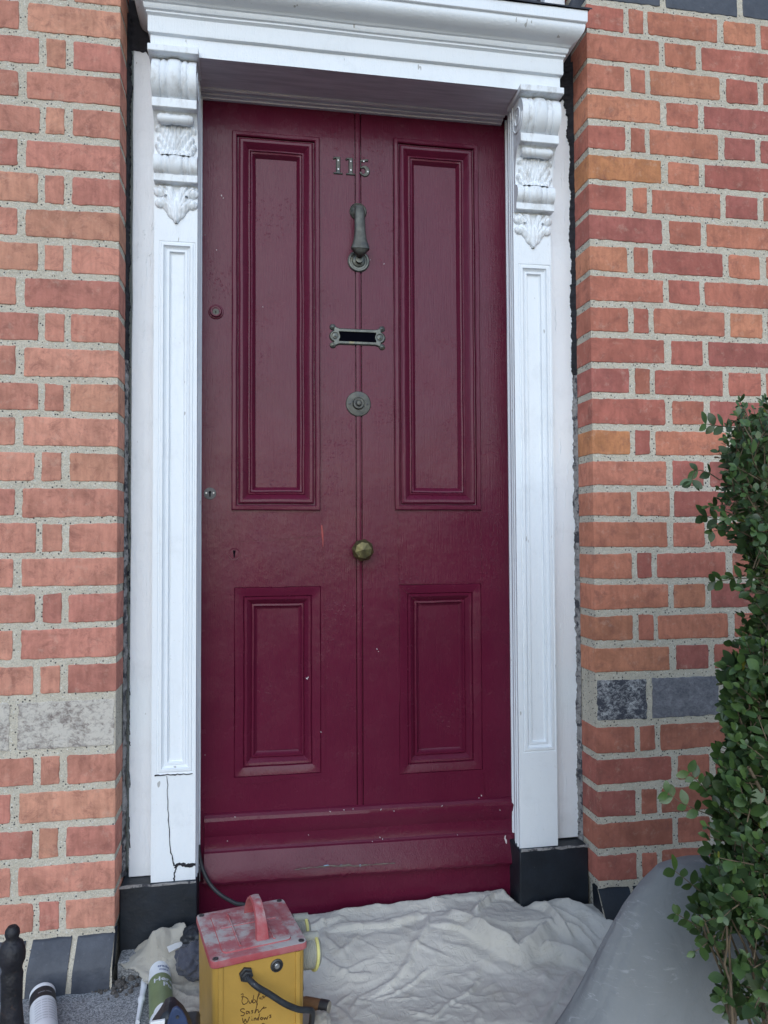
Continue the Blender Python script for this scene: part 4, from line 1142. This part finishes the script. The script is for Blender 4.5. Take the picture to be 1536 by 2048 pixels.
def F2(px, h, w, asym=.45, z=-.59): folds.append(([gp(u, v, z) for u, v in px], h, w, asym))
F2([(640, 1878), (720, 1880), (800, 1868), (850, 1850)], .012, .022)
F2([(860, 1848), (850, 1880), (820, 1925), (780, 1965), (720, 1990)], .010, .016)
F2([(862, 1932), (830, 1955), (790, 1975), (740, 1986)], .006, .010)
F2([(975, 1935), (940, 1965), (890, 2000), (860, 2030)], .006, .010)
F2([(1010, 1890), (960, 1930), (900, 1960)], .005, .02, .8)
F2([(1110, 1900), (1090, 1940), (1060, 2000), (1040, 2048)], .012, .035, .5)
F2([(1150, 1925), (1130, 1960), (1100, 2000), (1075, 2048)], .012, .014, .6)
F2([(1040, 1900), (1080, 1930), (1110, 1960)], .007, .02, .7)
F2([(700, 2010), (720, 1980), (800, 1950)], .005, .012); F2([(940, 2048), (960, 2010), (930, 1990)], .007, .014)
F2([(640, 1850), (650, 1900), (690, 1930)], .010, .02, .6); F2([(620, 1880), (640, 1930), (700, 1950), (760, 1945)], .009, .018)
F2([(615, 1990), (680, 2000), (720, 2040)], .008, .02)
F2([(1000, 1960), (1020, 2000), (1000, 2048)], .006, .02, .8); F2([(880, 1900), (940, 1905), (1010, 1925), (1060, 1915)], .006, .03, .6)
rs = np.random.RandomState(11)
for k in range(26):
    u0, v0 = rs.uniform(640, 1120), rs.uniform(1870, 2040); a = rs.uniform(-.9, .5); L_ = rs.uniform(30, 90)
    F2([(u0, v0), (u0+L_*math.cos(a)*.5+rs.uniform(-8, 8), v0+L_*math.sin(a)*.5), (u0+L_*math.cos(a), v0+L_*math.sin(a))], rs.uniform(.0018, .0045), rs.uniform(.006, .015))
# rumpled bundle lying along the wall: soft rolls, in picture coordinates dropped on the step
rolls = []
def RL(px, h, w, asym=.7, z=-.575): rolls.append(([gp(u, v, z) for u, v in px], h, w, asym))
RL([(640, 1845), (700, 1838), (780, 1832), (850, 1822), (930, 1812)], .022, .04)
RL([(830, 1822), (900, 1800), (980, 1792), (1040, 1797), (1100, 1812), (1230, 1850)], .040, .05)
RL([(930, 1852), (985, 1880), (1040, 1893), (1075, 1880), (1105, 1850)], .036, .026)
RL([(890, 1840), (940, 1855), (1000, 1885)], .022, .024)
RL([(1000, 1800), (960, 1830), (950, 1845)], .020, .018, .5); RL([(1080, 1815), (1105, 1845), (1150, 1880)], .022, .018, .5)
RL([(1080, 1890), (1130, 1890), (1190, 1905)], .028, .024); RL([(1120, 1860), (1160, 1865), (1200, 1885)], .020, .014)
RL([(1040, 1812), (1100, 1835), (1150, 1850), (1200, 1868)], .022, .018)
RL([(700, 1850), (640, 1860), (610, 1875)], .018, .025)
step_y = 0.0
def HC(X, Y):
    Z = GZ+.003 + .043*(lambda q: q*q*(3-2*q))(np.clip((Y+.16+.05*(vnoise(X, Y, 7, 40)-.5))/.165, 0, 1))
    Z = Z + +.006*vnoise(X, Y, 6, 1) + .0025*np.abs(vnoise(X+Y*.5, Y-X*.4, 14, 2, 3)-.5)*2
    warp = vnoise(X, Y, 18, 3)*.025
    Z = Z + .0022*(1-np.abs(2*vnoise(X*.7+Y+warp, Y*.8-X*.5, 22, 4, 2)-1))**4
    Xw = X+.008*(vnoise(X, Y, 20, 5)-.5)*2; Yw = Y+.008*(vnoise(X, Y, 20, 6)-.5)*2
    for p, h, w_, a in folds: Z = Z+fold(Xw, Yw, p, h*.62, w_, a)
    B = 0
    for p, h, w_, a in rolls: B = np.maximum(B, fold(Xw, Yw, p, h, w_*1.0, a)) + .25*fold(Xw, Yw, p, h, w_*.6, a)
    Z = Z+B*(.60+.04*np.clip((X-.75)/.1, 0, 1))*np.clip((np.interp(X, [.3, .93, .97, 1.3], [.135, .135, .062, .062])-Y)/.035, .30, 1)+.0012*vnoise(X, Y, 90, 8, 2)
    return Z
def hem(X, Y, px, h, z=-.585, w=.004):
    P_ = sorted(gp(u, v, z) for u, v in px); xs_, ys_ = zip(*P_)
    yl = np.interp(X, xs_, ys_)+.004*(vnoise(X, X*0, 22, 51)-.5)*2
    env = np.clip((X-xs_[0])/.05, 0, 1)*np.clip((xs_[-1]-X)/.03, 0, 1)
    q = np.clip((Y-yl)/w, 0, 1); back = np.clip(1-(Y-yl)/.12, .35, 1)
    return h*env*q*q*(3-2*q)*back
HC0 = HC
def HC(X, Y):
    Z = HC0(X, Y)
    Z = Z+hem(X, Y, [(850, 1868), (920, 1878), (985, 1898), (1050, 1898), (1110, 1905), (1195, 1930)], .011)
    Z = Z+hem(X, Y, [(640, 1884), (700, 1882), (780, 1874), (862, 1850)], .007, w=.003)
    Z = Z+hem(X, Y, [(930, 1830), (1010, 1848), (1090, 1846), (1200, 1878)], .008, z=-.56)
    return Z
def MC(X, Y):
    back = np.interp(X, [.30, .46, .55, .66, .75, .93, .96, 1.0, 1.25], [.10, .112, .110, .120, .120, .120, .046, .044, .044])
    lim = np.interp(X, [.95, 1.14, 1.16, 1.3], [9, 9, -.045, -.045])
    ok = (Y < np.minimum(back, lim)+.004*(vnoise(X, Y, 30, 9)-.5))
    left = .375+.03*(vnoise(Y, X, 10, 12)-.5)
    return ok & (X > left) & (X < 1.30+.04*vnoise(Y, X, 8, 13))
c_ = heightfield('dust_sheet', .34, 1.34, -.62, .125, .0028, HC, 'cloth', MC)
tag(c_, 'large creased cream cotton dust sheet spread over the step', 'dust sheet')

def HR(X, Y):
    Z = GZ+.002+.05*np.clip((Y+.06)/.09, 0, 1)*np.clip((X-.02)/.06, 0, 1)
    Z = Z+.03*np.abs(vnoise(X, Y, 11, 21)-.35)+.020*(1-np.abs(2*vnoise(X+Y, Y, 16, 22, 2)-1))**2+.010*vnoise(X, Y*.4, 40, 23, 3)
    d = fold(X, Y, [(.06, -.01), (.12, .015), (.165, .005)], .040, .035, .8)
    return Z+d
def MR(X, Y):
    l = np.interp(Y, [-.5, -.35, -.2, -.12, -.05, .0, .04], [.145, .125, .125, .112, .055, .012, .02])
    return (X > l+.012*(vnoise(Y, X, 25, 24)-.5)*2) & (X < .36) & (Y < .046)
c2_ = heightfield('rag', -.02, .37, -.5, .05, .0028, HR, 'rag', MR)
tag(c2_, 'dirty beige cloth crumpled against the black base left of the yellow box', 'cloth')
# dark glove-like bundle behind the box
gl = MB(); cgl = at(392, 1915, Y=-.06)
bm = bmesh.new(); bmesh.ops.create_icosphere(bm, subdivisions=5, radius=1)
for v in bm.verts:
    n_v = v.co.copy(); k = 1+.30*noise.noise(n_v*1.7)+.16*noise.noise(n_v*4.2)+.05*noise.noise(n_v*11)
    v.co = Vector((n_v.x*.040*k, n_v.y*.05*k, n_v.z*.034*k))+cgl
gl.v = [tuple(v.co) for v in bm.verts]; gl.f = [tuple(v.index for v in f.verts) for f in bm.faces]; gl.c = [(1, 1, 1)]*len(gl.f); bm.free()
go = obj('glove', gl, 'glove', sharp=90); tag(go, 'dark grey work glove bundled behind the left side of the yellow box', 'glove')
c3 = at(388, 1872, Y=-.02)
bm = bmesh.new(); bmesh.ops.create_icosphere(bm, subdivisions=4, radius=1); gl = MB()
for v in bm.verts:
    n_v = v.co.copy(); k = 1+.3*noise.noise(n_v*2.1+Vector((3, 0, 0)))+.1*noise.noise(n_v*6)
    v.co = Vector((n_v.x*.028*k, n_v.y*.03*k, n_v.z*.020*k))+c3
gl.v = [tuple(v.co) for v in bm.verts]; gl.f = [tuple(v.index for v in f.verts) for f in bm.faces]; gl.c = [(1, 1, 1)]*len(gl.f); bm.free()
o = obj('brush_head', gl, 'toolblack', sharp=90); tag(o, 'small black brush head resting on the beige cloth by the red lid', 'brush')
# white scrap on the rag
pc = [at(u, v, Z=-.545) for u, v in ((334, 1897), (350, 1890), (366, 1886), (370, 1893), (352, 1901), (338, 1908))]
sc = MB().add([p+Vector((0, 0, .004)) for p in pc]+[p+Vector((0, 0, .0028)) for p in pc], [tuple(range(6)), tuple(range(11, 5, -1))]+[(i, (i+1) % 6, 6+(i+1) % 6, 6+i) for i in range(6)])
o = obj('paper_scrap', sc, 'bright_white'); tag(o, 'torn white scrap lying on the crumpled beige cloth', 'scrap')

# rubble heap in the corner
rb2 = MB()
for k in range(70):
    x = random.gauss(.020, .022); y = random.gauss(-.02, .028); s = random.uniform(.002, .007)
    bm = bmesh.new(); bmesh.ops.create_icosphere(bm, subdivisions=1, radius=s); off = len(rb2.v)
    for v in bm.verts: rb2.v.append(tuple(v.co*random.uniform(.7, 1.2)+Vector((x, min(y, .045), GZ+s*.5))))
    rb2.f += [tuple(q.index+off for q in f.verts) for f in bm.faces]; bm.free()
for k in range(22):
    p = at(195+random.gauss(0, 14), 1978+random.gauss(0, 5), Z=GZ); s = random.uniform(.002, .0045)
    bm = bmesh.new(); bmesh.ops.create_icosphere(bm, subdivisions=1, radius=s); off = len(rb2.v)
    for v in bm.verts: rb2.v.append(tuple(v.co*random.uniform(.7, 1.2)+Vector((p.x, p.y, GZ+s*.3))))
    rb2.f += [tuple(q.index+off for q in f.verts) for f in bm.faces]; bm.free()
rb2.c = [(1, 1, 1)]*len(rb2.f)
o = obj('rubble', rb2, 'dirt', sharp=20); o['kind'] = 'stuff'; o['label'] = 'crumbs of dark mortar and dirt in the corner of the step'; o['category'] = 'rubble'

# ------------------------------------------------------------------ sealant tubes
def text_mesh(body, size, bold=False):
    cu = bpy.data.curves.new('t', 'FONT'); cu.body = body; cu.size = size; cu.align_x = 'CENTER'; cu.offset = .02*size if bold else 0
    o = bpy.data.objects.new('t', cu); COL.objects.link(o); dg = bpy.context.evaluated_depsgraph_get()
    me = bpy.data.meshes.new_from_object(o.evaluated_get(dg)); bpy.data.objects.remove(o)
    v = [tuple(x.co) for x in me.vertices]; f = [tuple(p.vertices) for p in me.polygons]; bpy.data.meshes.remove(me); return v, f
def tube_thing(u0, v0, u1, v1, r, L, label, bands, texts):
    """lying cartridge: far end seen at (u0,v0), axis towards (u1,v1)"""
    a = at(u0, v0, Z=GZ+r); b = at(u1, v1, Z=GZ+r); a.z = b.z = GZ+r+.001; ax = (b-a).normalized()
    T = thing('sealant_tube', label, 'sealant tube', (a.x, a.y, GZ), 'sealant cartridges lying on the step')
    side = ax.cross(Vector((0, 0, 1))).normalized()
    obj('cartridge', MB().lathe([(r*.2, .004), (r*.9, .003), (r*.97, 0), (r*1.02, .001), (r*1.03, .004), (r, .006), (r, L-.01), (r*.95, L-.004), (r*.3, L), (r*.25, L+.012), (r*.22, L+.014)], a, ax, 40), 'tubewhite', T, sharp=50)
    for h0, h1, mt, nm in bands:
        obj(nm, MB().lathe([(r+.0004, h0), (r+.0004, h1)], a, ax, 48, cap=False), mt, T)
    for body, size, h, phi, mt in texts:          # phi: angle round from top
        v, f = text_mesh(body, size, True); mb = MB(); vs = []
        for x, y, z in v:
            th = phi + x/r                      # reading across the tube, letters' up towards the far end
            p = a + ax*(h-y) + (Vector((0, 0, 1))*math.cos(th) - side*math.sin(th))*(r+.0009)
            vs.append(p)
        mb.add(vs, f); obj('lettering', mb, mt, T)
    return T
T1 = tube_thing(85, 1990, 88, 2060, .0245, .21, 'white sealant tube with black band, alone on the granite beside the iron post',
    [(.014, .050, 'tubeblack', 'black_band'), (.056, .17, 'tubewhite', 'label')],
    [('nmnm mmn', .0055, .036, .15, 'printgrey')] + [('mmm nnm mmmnn', .0055, .066+i*.009, .2, 'printgrey') for i in range(8)])
T2 = tube_thing(319, 1942, 324, 2048, .0235, .21, 'sealant tube with olive green label beside the beige cloth',
    [(.052, .18, 'tubegreen', 'green_label')],
    [('Hero', .021, .082, .35, 'tubewhite'), ('Pu', .021, .102, .62, 'tubewhite'), ('trade', .012, .030, .35, 'printblue'), ('mate', .010, .042, .35, 'printblue')])
nz = MB(); a = at(290, 1960, Z=GZ+.012); b = at(275, 2045, Z=GZ+.010); ax = (b-a)
nz.lathe([(.003, 0), (.0075, .001), (.0078, .010), (.0066, .012), (.0058, ax.length*.45), (.0075, ax.length*.46), (.0075, ax.length*.52), (.0050, ax.length*.55), (.0042, ax.length)], a, ax, 20)
o = obj('nozzle', nz, 'tubewhite'); tag(o, 'white plastic nozzle lying beside the green labelled tube', 'nozzle')

# ------------------------------------------------------------------ cordless tool in the foreground
TC = at(346, 2048, Y=-.52)
PT = thing('power_tool', 'black and navy power tool at the bottom edge, left of the yellow box', 'power tool', (TC.x, TC.y, GZ))
def prism(pts, y0, y1, mat, name, parent, bev=.004):
    mb = MB(); n = len(pts); vs = [(x, y0, z) for x, z in pts]+[(x, y1, z) for x, z in pts]
    mb.add(vs, [tuple(range(n)), tuple(range(2*n-1, n-1, -1))]+[(i, (i+1) % n, n+(i+1) % n, n+i) for i in range(n)])
    return obj(name, mb, mat, parent, bevel=bev)
def pp_(L, Y): return [(at(u, v, Y=Y).x, at(u, v, Y=Y).z) for u, v in L]
hsg = prism(pp_([(298, 2052), (306, 2038), (320, 2018), (331, 2000), (340, 1995.5), (351, 1995.5), (357, 2004), (366, 2012), (375, 2026), (382, 2042), (386, 2060), (390, 2110), (292, 2110)], -.51), -.55, -.50, 'toolblack', 'housing', PT, .008)
prism(pp_([(332, 2056), (338, 2034), (345, 2018), (354, 2014), (364, 2022), (372, 2036), (378, 2060), (378, 2090), (332, 2090)], -.554), -.5545, -.548, 'navy', 'side_panel', PT, .002)
prism(pp_([(301, 2046), (330, 2041), (329, 2052), (298, 2056)], -.554), -.5535, -.548, 'bright_white', 'rating_label', PT, .001)
obj('screw', MB().lathe([(.0028, 0), (.0026, .001), (.0001, .0005)], (at(355, 2034, Y=-.5545).x, -.5545, at(355, 2034, Y=-.5545).z), (0, -1, 0), 12), 'ironlock', PT)
zb_ = at(340, 2110, Y=-.55).z
obj('battery', MB().box(at(296, 2100, Y=-.55).x, at(392, 2100, Y=-.55).x, -.57, -.45, GZ+.001, zb_+.004), 'toolblack', PT, bevel=.006)
wk = MB(); pw = at(322, 2012, Y=-.50); wk.lathe([(.010, 0), (.012, .004), (.011, .02)], pw+Vector((-.003, .0, -.004)), (.4, .1, -.6), 18); obj('collar', wk, 'tubewhite', PT)

# ------------------------------------------------------------------ wooden handle right of the box
a = at(612, 2002, Y=-.36); b = at(664, 2016, Y=-.33); 
a.z = b.z = GZ+.025+.012; ax = (b-a).normalized(); L_ = (b-a).length
a = at(606, 2005, Z=-.575); b = at(656, 2016, Z=-.578); ax = (b-a).normalized(); L_ = (b-a).length
WH = thing('wooden_handle', 'short brown wooden tool handle sticking out right of the yellow box', 'tool handle', (a.x, a.y, GZ))
obj('grip', MB().lathe([(.010, -.05), (.0105, 0), (.0122, .004), (.0128, L_*.5), (.0128, L_*.68)], a, ax, 24), 'wood', WH)
obj('ferrule', MB().lathe([(.0126, L_*.67), (.0136, L_*.68), (.0138, L_), (.012, L_+.001)], a, ax, 24), 'ironlock', WH)
obj('end_face', MB().lathe([(.0121, L_), (.0118, L_+.003), (.0001, L_+.0045)], a, ax, 24), 'woodend', WH)
o = MB()
cc = at(640, 2044, Z=-.575)
bm = bmesh.new(); bmesh.ops.create_icosphere(bm, subdivisions=4, radius=1)
for v in bm.verts:
    k = 1+.2*noise.noise(v.co*2.3); v.co = Vector((v.co.x*.020*k, v.co.y*.024*k, v.co.z*.016*k))+cc
o.v = [tuple(v.co) for v in bm.verts]; o.f = [tuple(v.index for v in f.verts) for f in bm.faces]; o.c = [(1, 1, 1)]*len(o.f); bm.free()
o = obj('cotton_rag', o, 'rag', sharp=90); tag(o, 'small balled white rag below the wooden handle', 'cloth')

# ------------------------------------------------------------------ iron railing post
fy = -.72; fpt = at(25, 1850, Y=fy); ft = fpt.z
IR = thing('railing_post', 'dark cast iron railing post with ball finial at the lower left edge', 'railing', (fpt.x, fy, GZ))
pr = [(.0001, 0), (.0055, -.0015), (.0085, -.006), (.0090, -.011), (.0075, -.016), (.0085, -.019), (.0125, -.022), (.0150, -.029), (.0160, -.037), (.0155, -.044), (.0125, -.051), (.0118, -.056), (.0135, -.061), (.0128, -.070), (.0125, -.10), (.0150, -.13), (.0160, -.15), (.0165, ft-(GZ-.16)) ]
pr = pr[:-1]+[(.0165, -(ft-(GZ-.15)))]
obj('finial', MB().lathe([(r_*1.0, ft+h_) for r_, h_ in pr[:16][::-1]], (fpt.x, fy, 0), (0, 0, 1), 24), 'iron', IR)
obj('post', MB().lathe([(.0165, GZ-.14), (.0165, ft-.16), (.0160, ft-.15), (.0150, ft-.1301)], (fpt.x, fy, 0), (0, 0, 1), 24), 'iron', IR)

# ------------------------------------------------------------------ grey polythene cover
cy_ = -.50; apex = at(1398, 1712, Y=cy_)
def gr_prof(h):   # left half width against drop below the apex
    return np.interp(h, [0, .004, .014, .040, .077, .12, .163, .207, .25, .29, .45], [.0, .036, .070, .100, .130, .157, .182, .208, .236, .265, .36])
mb = MB(); n1, n2 = 70, 120; vs = []
cx0 = apex.x-.012
top = apex.z; Ht = top-GZ-.002
for i in range(n1+1):
    t = i/n1; h = Ht*(t**1.6)
    for j in range(n2):
        a_ = 2*math.pi*j/n2; rr = gr_prof(h)
        rx_ = rr*(1.0 if math.cos(a_) < 0 else 1.15); ry_ = rr*.42
        x = cx0+rx_*math.cos(a_); y = cy_+ry_*math.sin(a_)
        amp = min(1, t*3)
        rad = 1+amp*(.035*noise.noise(Vector((math.cos(a_)*1.6, math.sin(a_)*1.6, h*3)))+.020*noise.noise(Vector((math.cos(a_)*5, math.sin(a_)*7, h*7))))
        x = cx0+(x-cx0)*rad; y = cy_+(y-cy_)*rad
        if y > -.045: y = -.045-.02*(1-math.exp(-(y+.045)*8))*0 - .0008*(j % 3)
        vs.append((x, y, top-h+noise.noise(Vector((x*9, y*9, 2)))*.004*amp))
fs = [(i*n2+j, i*n2+(j+1) % n2, (i+1)*n2+(j+1) % n2, (i+1)*n2+j) for i in range(n1) for j in range(n2)]
mb.add(vs, fs)
o = obj('plastic_cover', mb, 'poly', sharp=70); tag(o, 'smooth grey polythene cover over a mound between the dust sheet and the hedge', 'plastic cover')

# ------------------------------------------------------------------ hedge
H = thing('hedge', 'green privet hedge with small oval leaves in front of the right brick wall', 'hedge', (1.28, -.80, GZ-.15))
edge_v = [790, 830, 850, 880, 940, 960, 1050, 1100, 1150, 1250, 1340, 1420, 1490, 1560, 1600, 1650, 1700, 1760, 1800, 1850, 1900, 1950, 2000, 2060, 2300]
edge_u = [1560, 1530, 1440, 1435, 1430, 1420, 1440, 1450, 1465, 1490, 1445, 1440, 1445, 1430, 1415, 1420, 1430, 1420, 1400, 1385, 1400, 1430, 1450, 1480, 1560]
def eu(v): return float(np.interp(v, edge_v, edge_u))+(36 if v < 1500 else 30 if v < 1780 else 18)
HY0, HY1 = -.90, -.70
lm = MB(); tw = MB()
rg = random.Random(5)
def leaf(p, d, up, L, wd, col):
    """small oval leaf, folded along the midrib and curling at the tip"""
    d = d.normalized(); s = d.cross(up); s = s.normalized() if s.length > 1e-4 else d.orthogonal().normalized(); n = s.cross(d).normalized()
    cup = rg.uniform(.05, .28); curl = rg.uniform(-.10, .22)
    prof = [(0, .06), (.14, .52), (.36, .94), (.58, 1.0), (.80, .72), (.93, .36), (1.0, .04)]
    vs = []
    for t, w_ in prof:
        c = p + d*(L*t) - n*(curl*L*t*t); e = n*(cup*wd*w_)
        vs += [c + s*(wd*w_) + e, c, c - s*(wd*w_) + e]
    fs = []
    for i in range(len(prof)-1):
        a = 3*i; fs += [(a, a+1, a+4, a+3), (a+1, a+2, a+5, a+4)]
    lm.add(vs, fs, col)
def lcol():
    r = rg.random()
    if r < .012: return (.20, .20, .03)
    if r < .10: return (.060, .115, .028)
    k = rg.uniform(.5, 1.45); b_ = rg.uniform(.6, 1.1)
    return (.060*k, .108*k, .040*k*b_)
def twig(p, d, L, gap, size, r0=.0016):
    n = max(2, int(L/gap)); q = [p.copy()]; dd = d.normalized(); up = Vector((rg.uniform(-1, 1), rg.uniform(-1, 1), rg.uniform(-1, 1)))
    for i in range(n):
        dd = (dd+Vector((rg.uniform(-.14, .14), rg.uniform(-.14, .14), rg.uniform(-.08, .16)))).normalized(); q.append(q[-1]+dd*(L/n))
    tw.tube(q, [r0*(1-.6*i/n) for i in range(n+1)], 5, cap=False)
    ax = dd.orthogonal().normalized()
    for i in range(1, n+1):
        rot = Matrix.Rotation(rg.uniform(1.2, 1.9)*i, 3, dd); a = (rot @ ax)
        for s in (-1, 1):
            if rg.random() < .12: continue
            dv = (a*s*rg.uniform(.7, 1.1)+dd*rg.uniform(.35, .8)+Vector((0, -.25, .1))).normalized()
            upv = (Vector((rg.uniform(-.6, .4), rg.uniform(-1.1, -.2), rg.uniform(.2, 1.1)))).normalized()
            sz = size*rg.uniform(.5, 1.3)*(1 if i < n else .75)
            leaf(q[i], dv, upv, sz, sz*rg.uniform(.27, .36), lcol())
    if rg.random() < .8:
        leaf(q[-1], dd, Vector((0, -1, .5)), size*.7, size*.2, (.09, .15, .04))
# main stems from the root, fanning upwards and left
root = Vector((1.24, -.80, GZ-.15)); stems = []
for k in range(22):
    tv = rg.uniform(860, 1960); tu = eu(tv)+rg.uniform(5, 260); Y = rg.uniform(HY0, HY1+.05)
    tip = at(tu, tv, Y=Y); base = root+Vector((rg.uniform(-.09, .25), rg.uniform(-.08, .08), 0))
    mid = base.lerp(tip, .5)+Vector((rg.uniform(-.03, .05), rg.uniform(-.04, .04), rg.uniform(-.03, .04)))
    q = catmull([base, mid, tip], 9); q = [p_+noise.noise_vector(p_*18)*.006 for p_ in q]
    tw.tube(q, [.0042*(1-.65*i/len(q))+.0006 for i in range(len(q))], 6, cap=False); stems.append(q)
# bare stems low at the front
for k in range(9):
    a = at(rg.uniform(1470, 1580), 2140, Y=rg.uniform(-.90, -.76)); b = at(rg.uniform(1400, 1530), rg.uniform(1800, 1880), Y=rg.uniform(-.88, -.74))
    q = [a.lerp(b, t/8)+noise.noise_vector(Vector((k, t*.6, 1)))*.008 for t in range(9)]
    tw.tube(q, [.0026*(1-.5*t/8) for t in range(9)], 6, cap=False)
cnt = 0
for k in range(4300):
    v = rg.uniform(842, 2090); 
    off = rg.random()**1.1*290; 
    u = eu(v)+6+off
    if v > 1840 and off < 130 and rg.random() < .72: continue
    if v > 1760 and rg.random() < .25: continue
    Y = rg.uniform(HY0, HY1) if off > 30 else rg.uniform(-.86, -.74)
    p = at(u, v, Y=Y)
    d = Vector((rg.uniform(-1, .2 if off < 60 else .8), rg.uniform(-.9, .3), rg.uniform(-.3, 1.1)))
    twig(p, d, rg.uniform(.020, .044), .011, rg.uniform(.0125, .0215)*(1.15 if v > 1300 else .86), .0011)
# deeper layer, fills the body of the hedge
for k in range(3000):
    v = rg.uniform(870, 2090); off = 22+rg.random()**1.5*520; u = eu(v)+off
    if v > 1830 and off < 170: continue
    p = at(u, v, Y=rg.uniform(-.68, -.46))
    twig(p, Vector((rg.uniform(-1, 1), rg.uniform(-1, .3), rg.uniform(-.2, 1))), rg.uniform(.03, .06), .012, rg.uniform(.0145, .021), .0012)
# named sprays that stand out against wall and cover
def spray(px, Y, size, gap=.014):
    pts = [at(u, v, Y=Y) for u, v in px]; q = catmull(pts, 5); tw.tube(q, [.0010*(1-.55*i/len(q)) for i in range(len(q))], 5, cap=False)
    dist = 0
    for i in range(1, len(q)):
        dist += (q[i]-q[i-1]).length
        if dist > gap or i == len(q)-1:
            dist = 0; dd = (q[i]-q[i-1]).normalized(); a = Vector((dd.z, 0, -dd.x)).normalized()
            for s in (-1, 1):
                dv = a*s*rg.uniform(.6, 1)+dd*rg.uniform(.4, .9)+Vector((0, rg.uniform(-.4, .2), 0))
                sz = size*rg.uniform(.75, 1.15); leaf(q[i], dv, Vector((rg.uniform(-.6, .6), -1, rg.uniform(-.2, .8))), sz, sz*.30, lcol())
spray([(1425, 1632), (1390, 1618), (1362, 1605), (1335, 1586)], -.80, 0.0187, 0.0192)
spray([(1430, 1600), (1405, 1572), (1378, 1545)], -.80, 0.0179, 0.0104)
spray([(1425, 1800), (1395, 1778), (1370, 1758), (1350, 1742)], -.80, 0.0195, 0.0160)
spray([(1420, 1872), (1395, 1853), (1375, 1840), (1352, 1828)], -.80, 0.0164, 0.0128)
spray([(1440, 1905), (1415, 1880), (1385, 1846)], -.80, 0.0172, 0.0112)
spray([(1520, 870), (1470, 856), (1440, 852), (1412, 848)], -.80, 0.0172, 0.0112)
spray([(1440, 960), (1415, 945), (1392, 942), (1383, 965)], -.80, 0.0187, 0.0160)
spray([(1470, 1050), (1440, 1040), (1408, 1032)], -.80, 0.0203, 0.0144)
spray([(1490, 1150), (1455, 1160), (1430, 1162)], -.80, 0.0203, 0.0160)
spray([(1475, 2040), (1455, 2020), (1440, 1995)], -.80, 0.0172, 0.0112)
lm.recalc = False
obj('foliage', lm, 'leaf', H, sharp=180, attr=True, kind='stuff')
obj('stem', tw, 'twig', H, sharp=180)
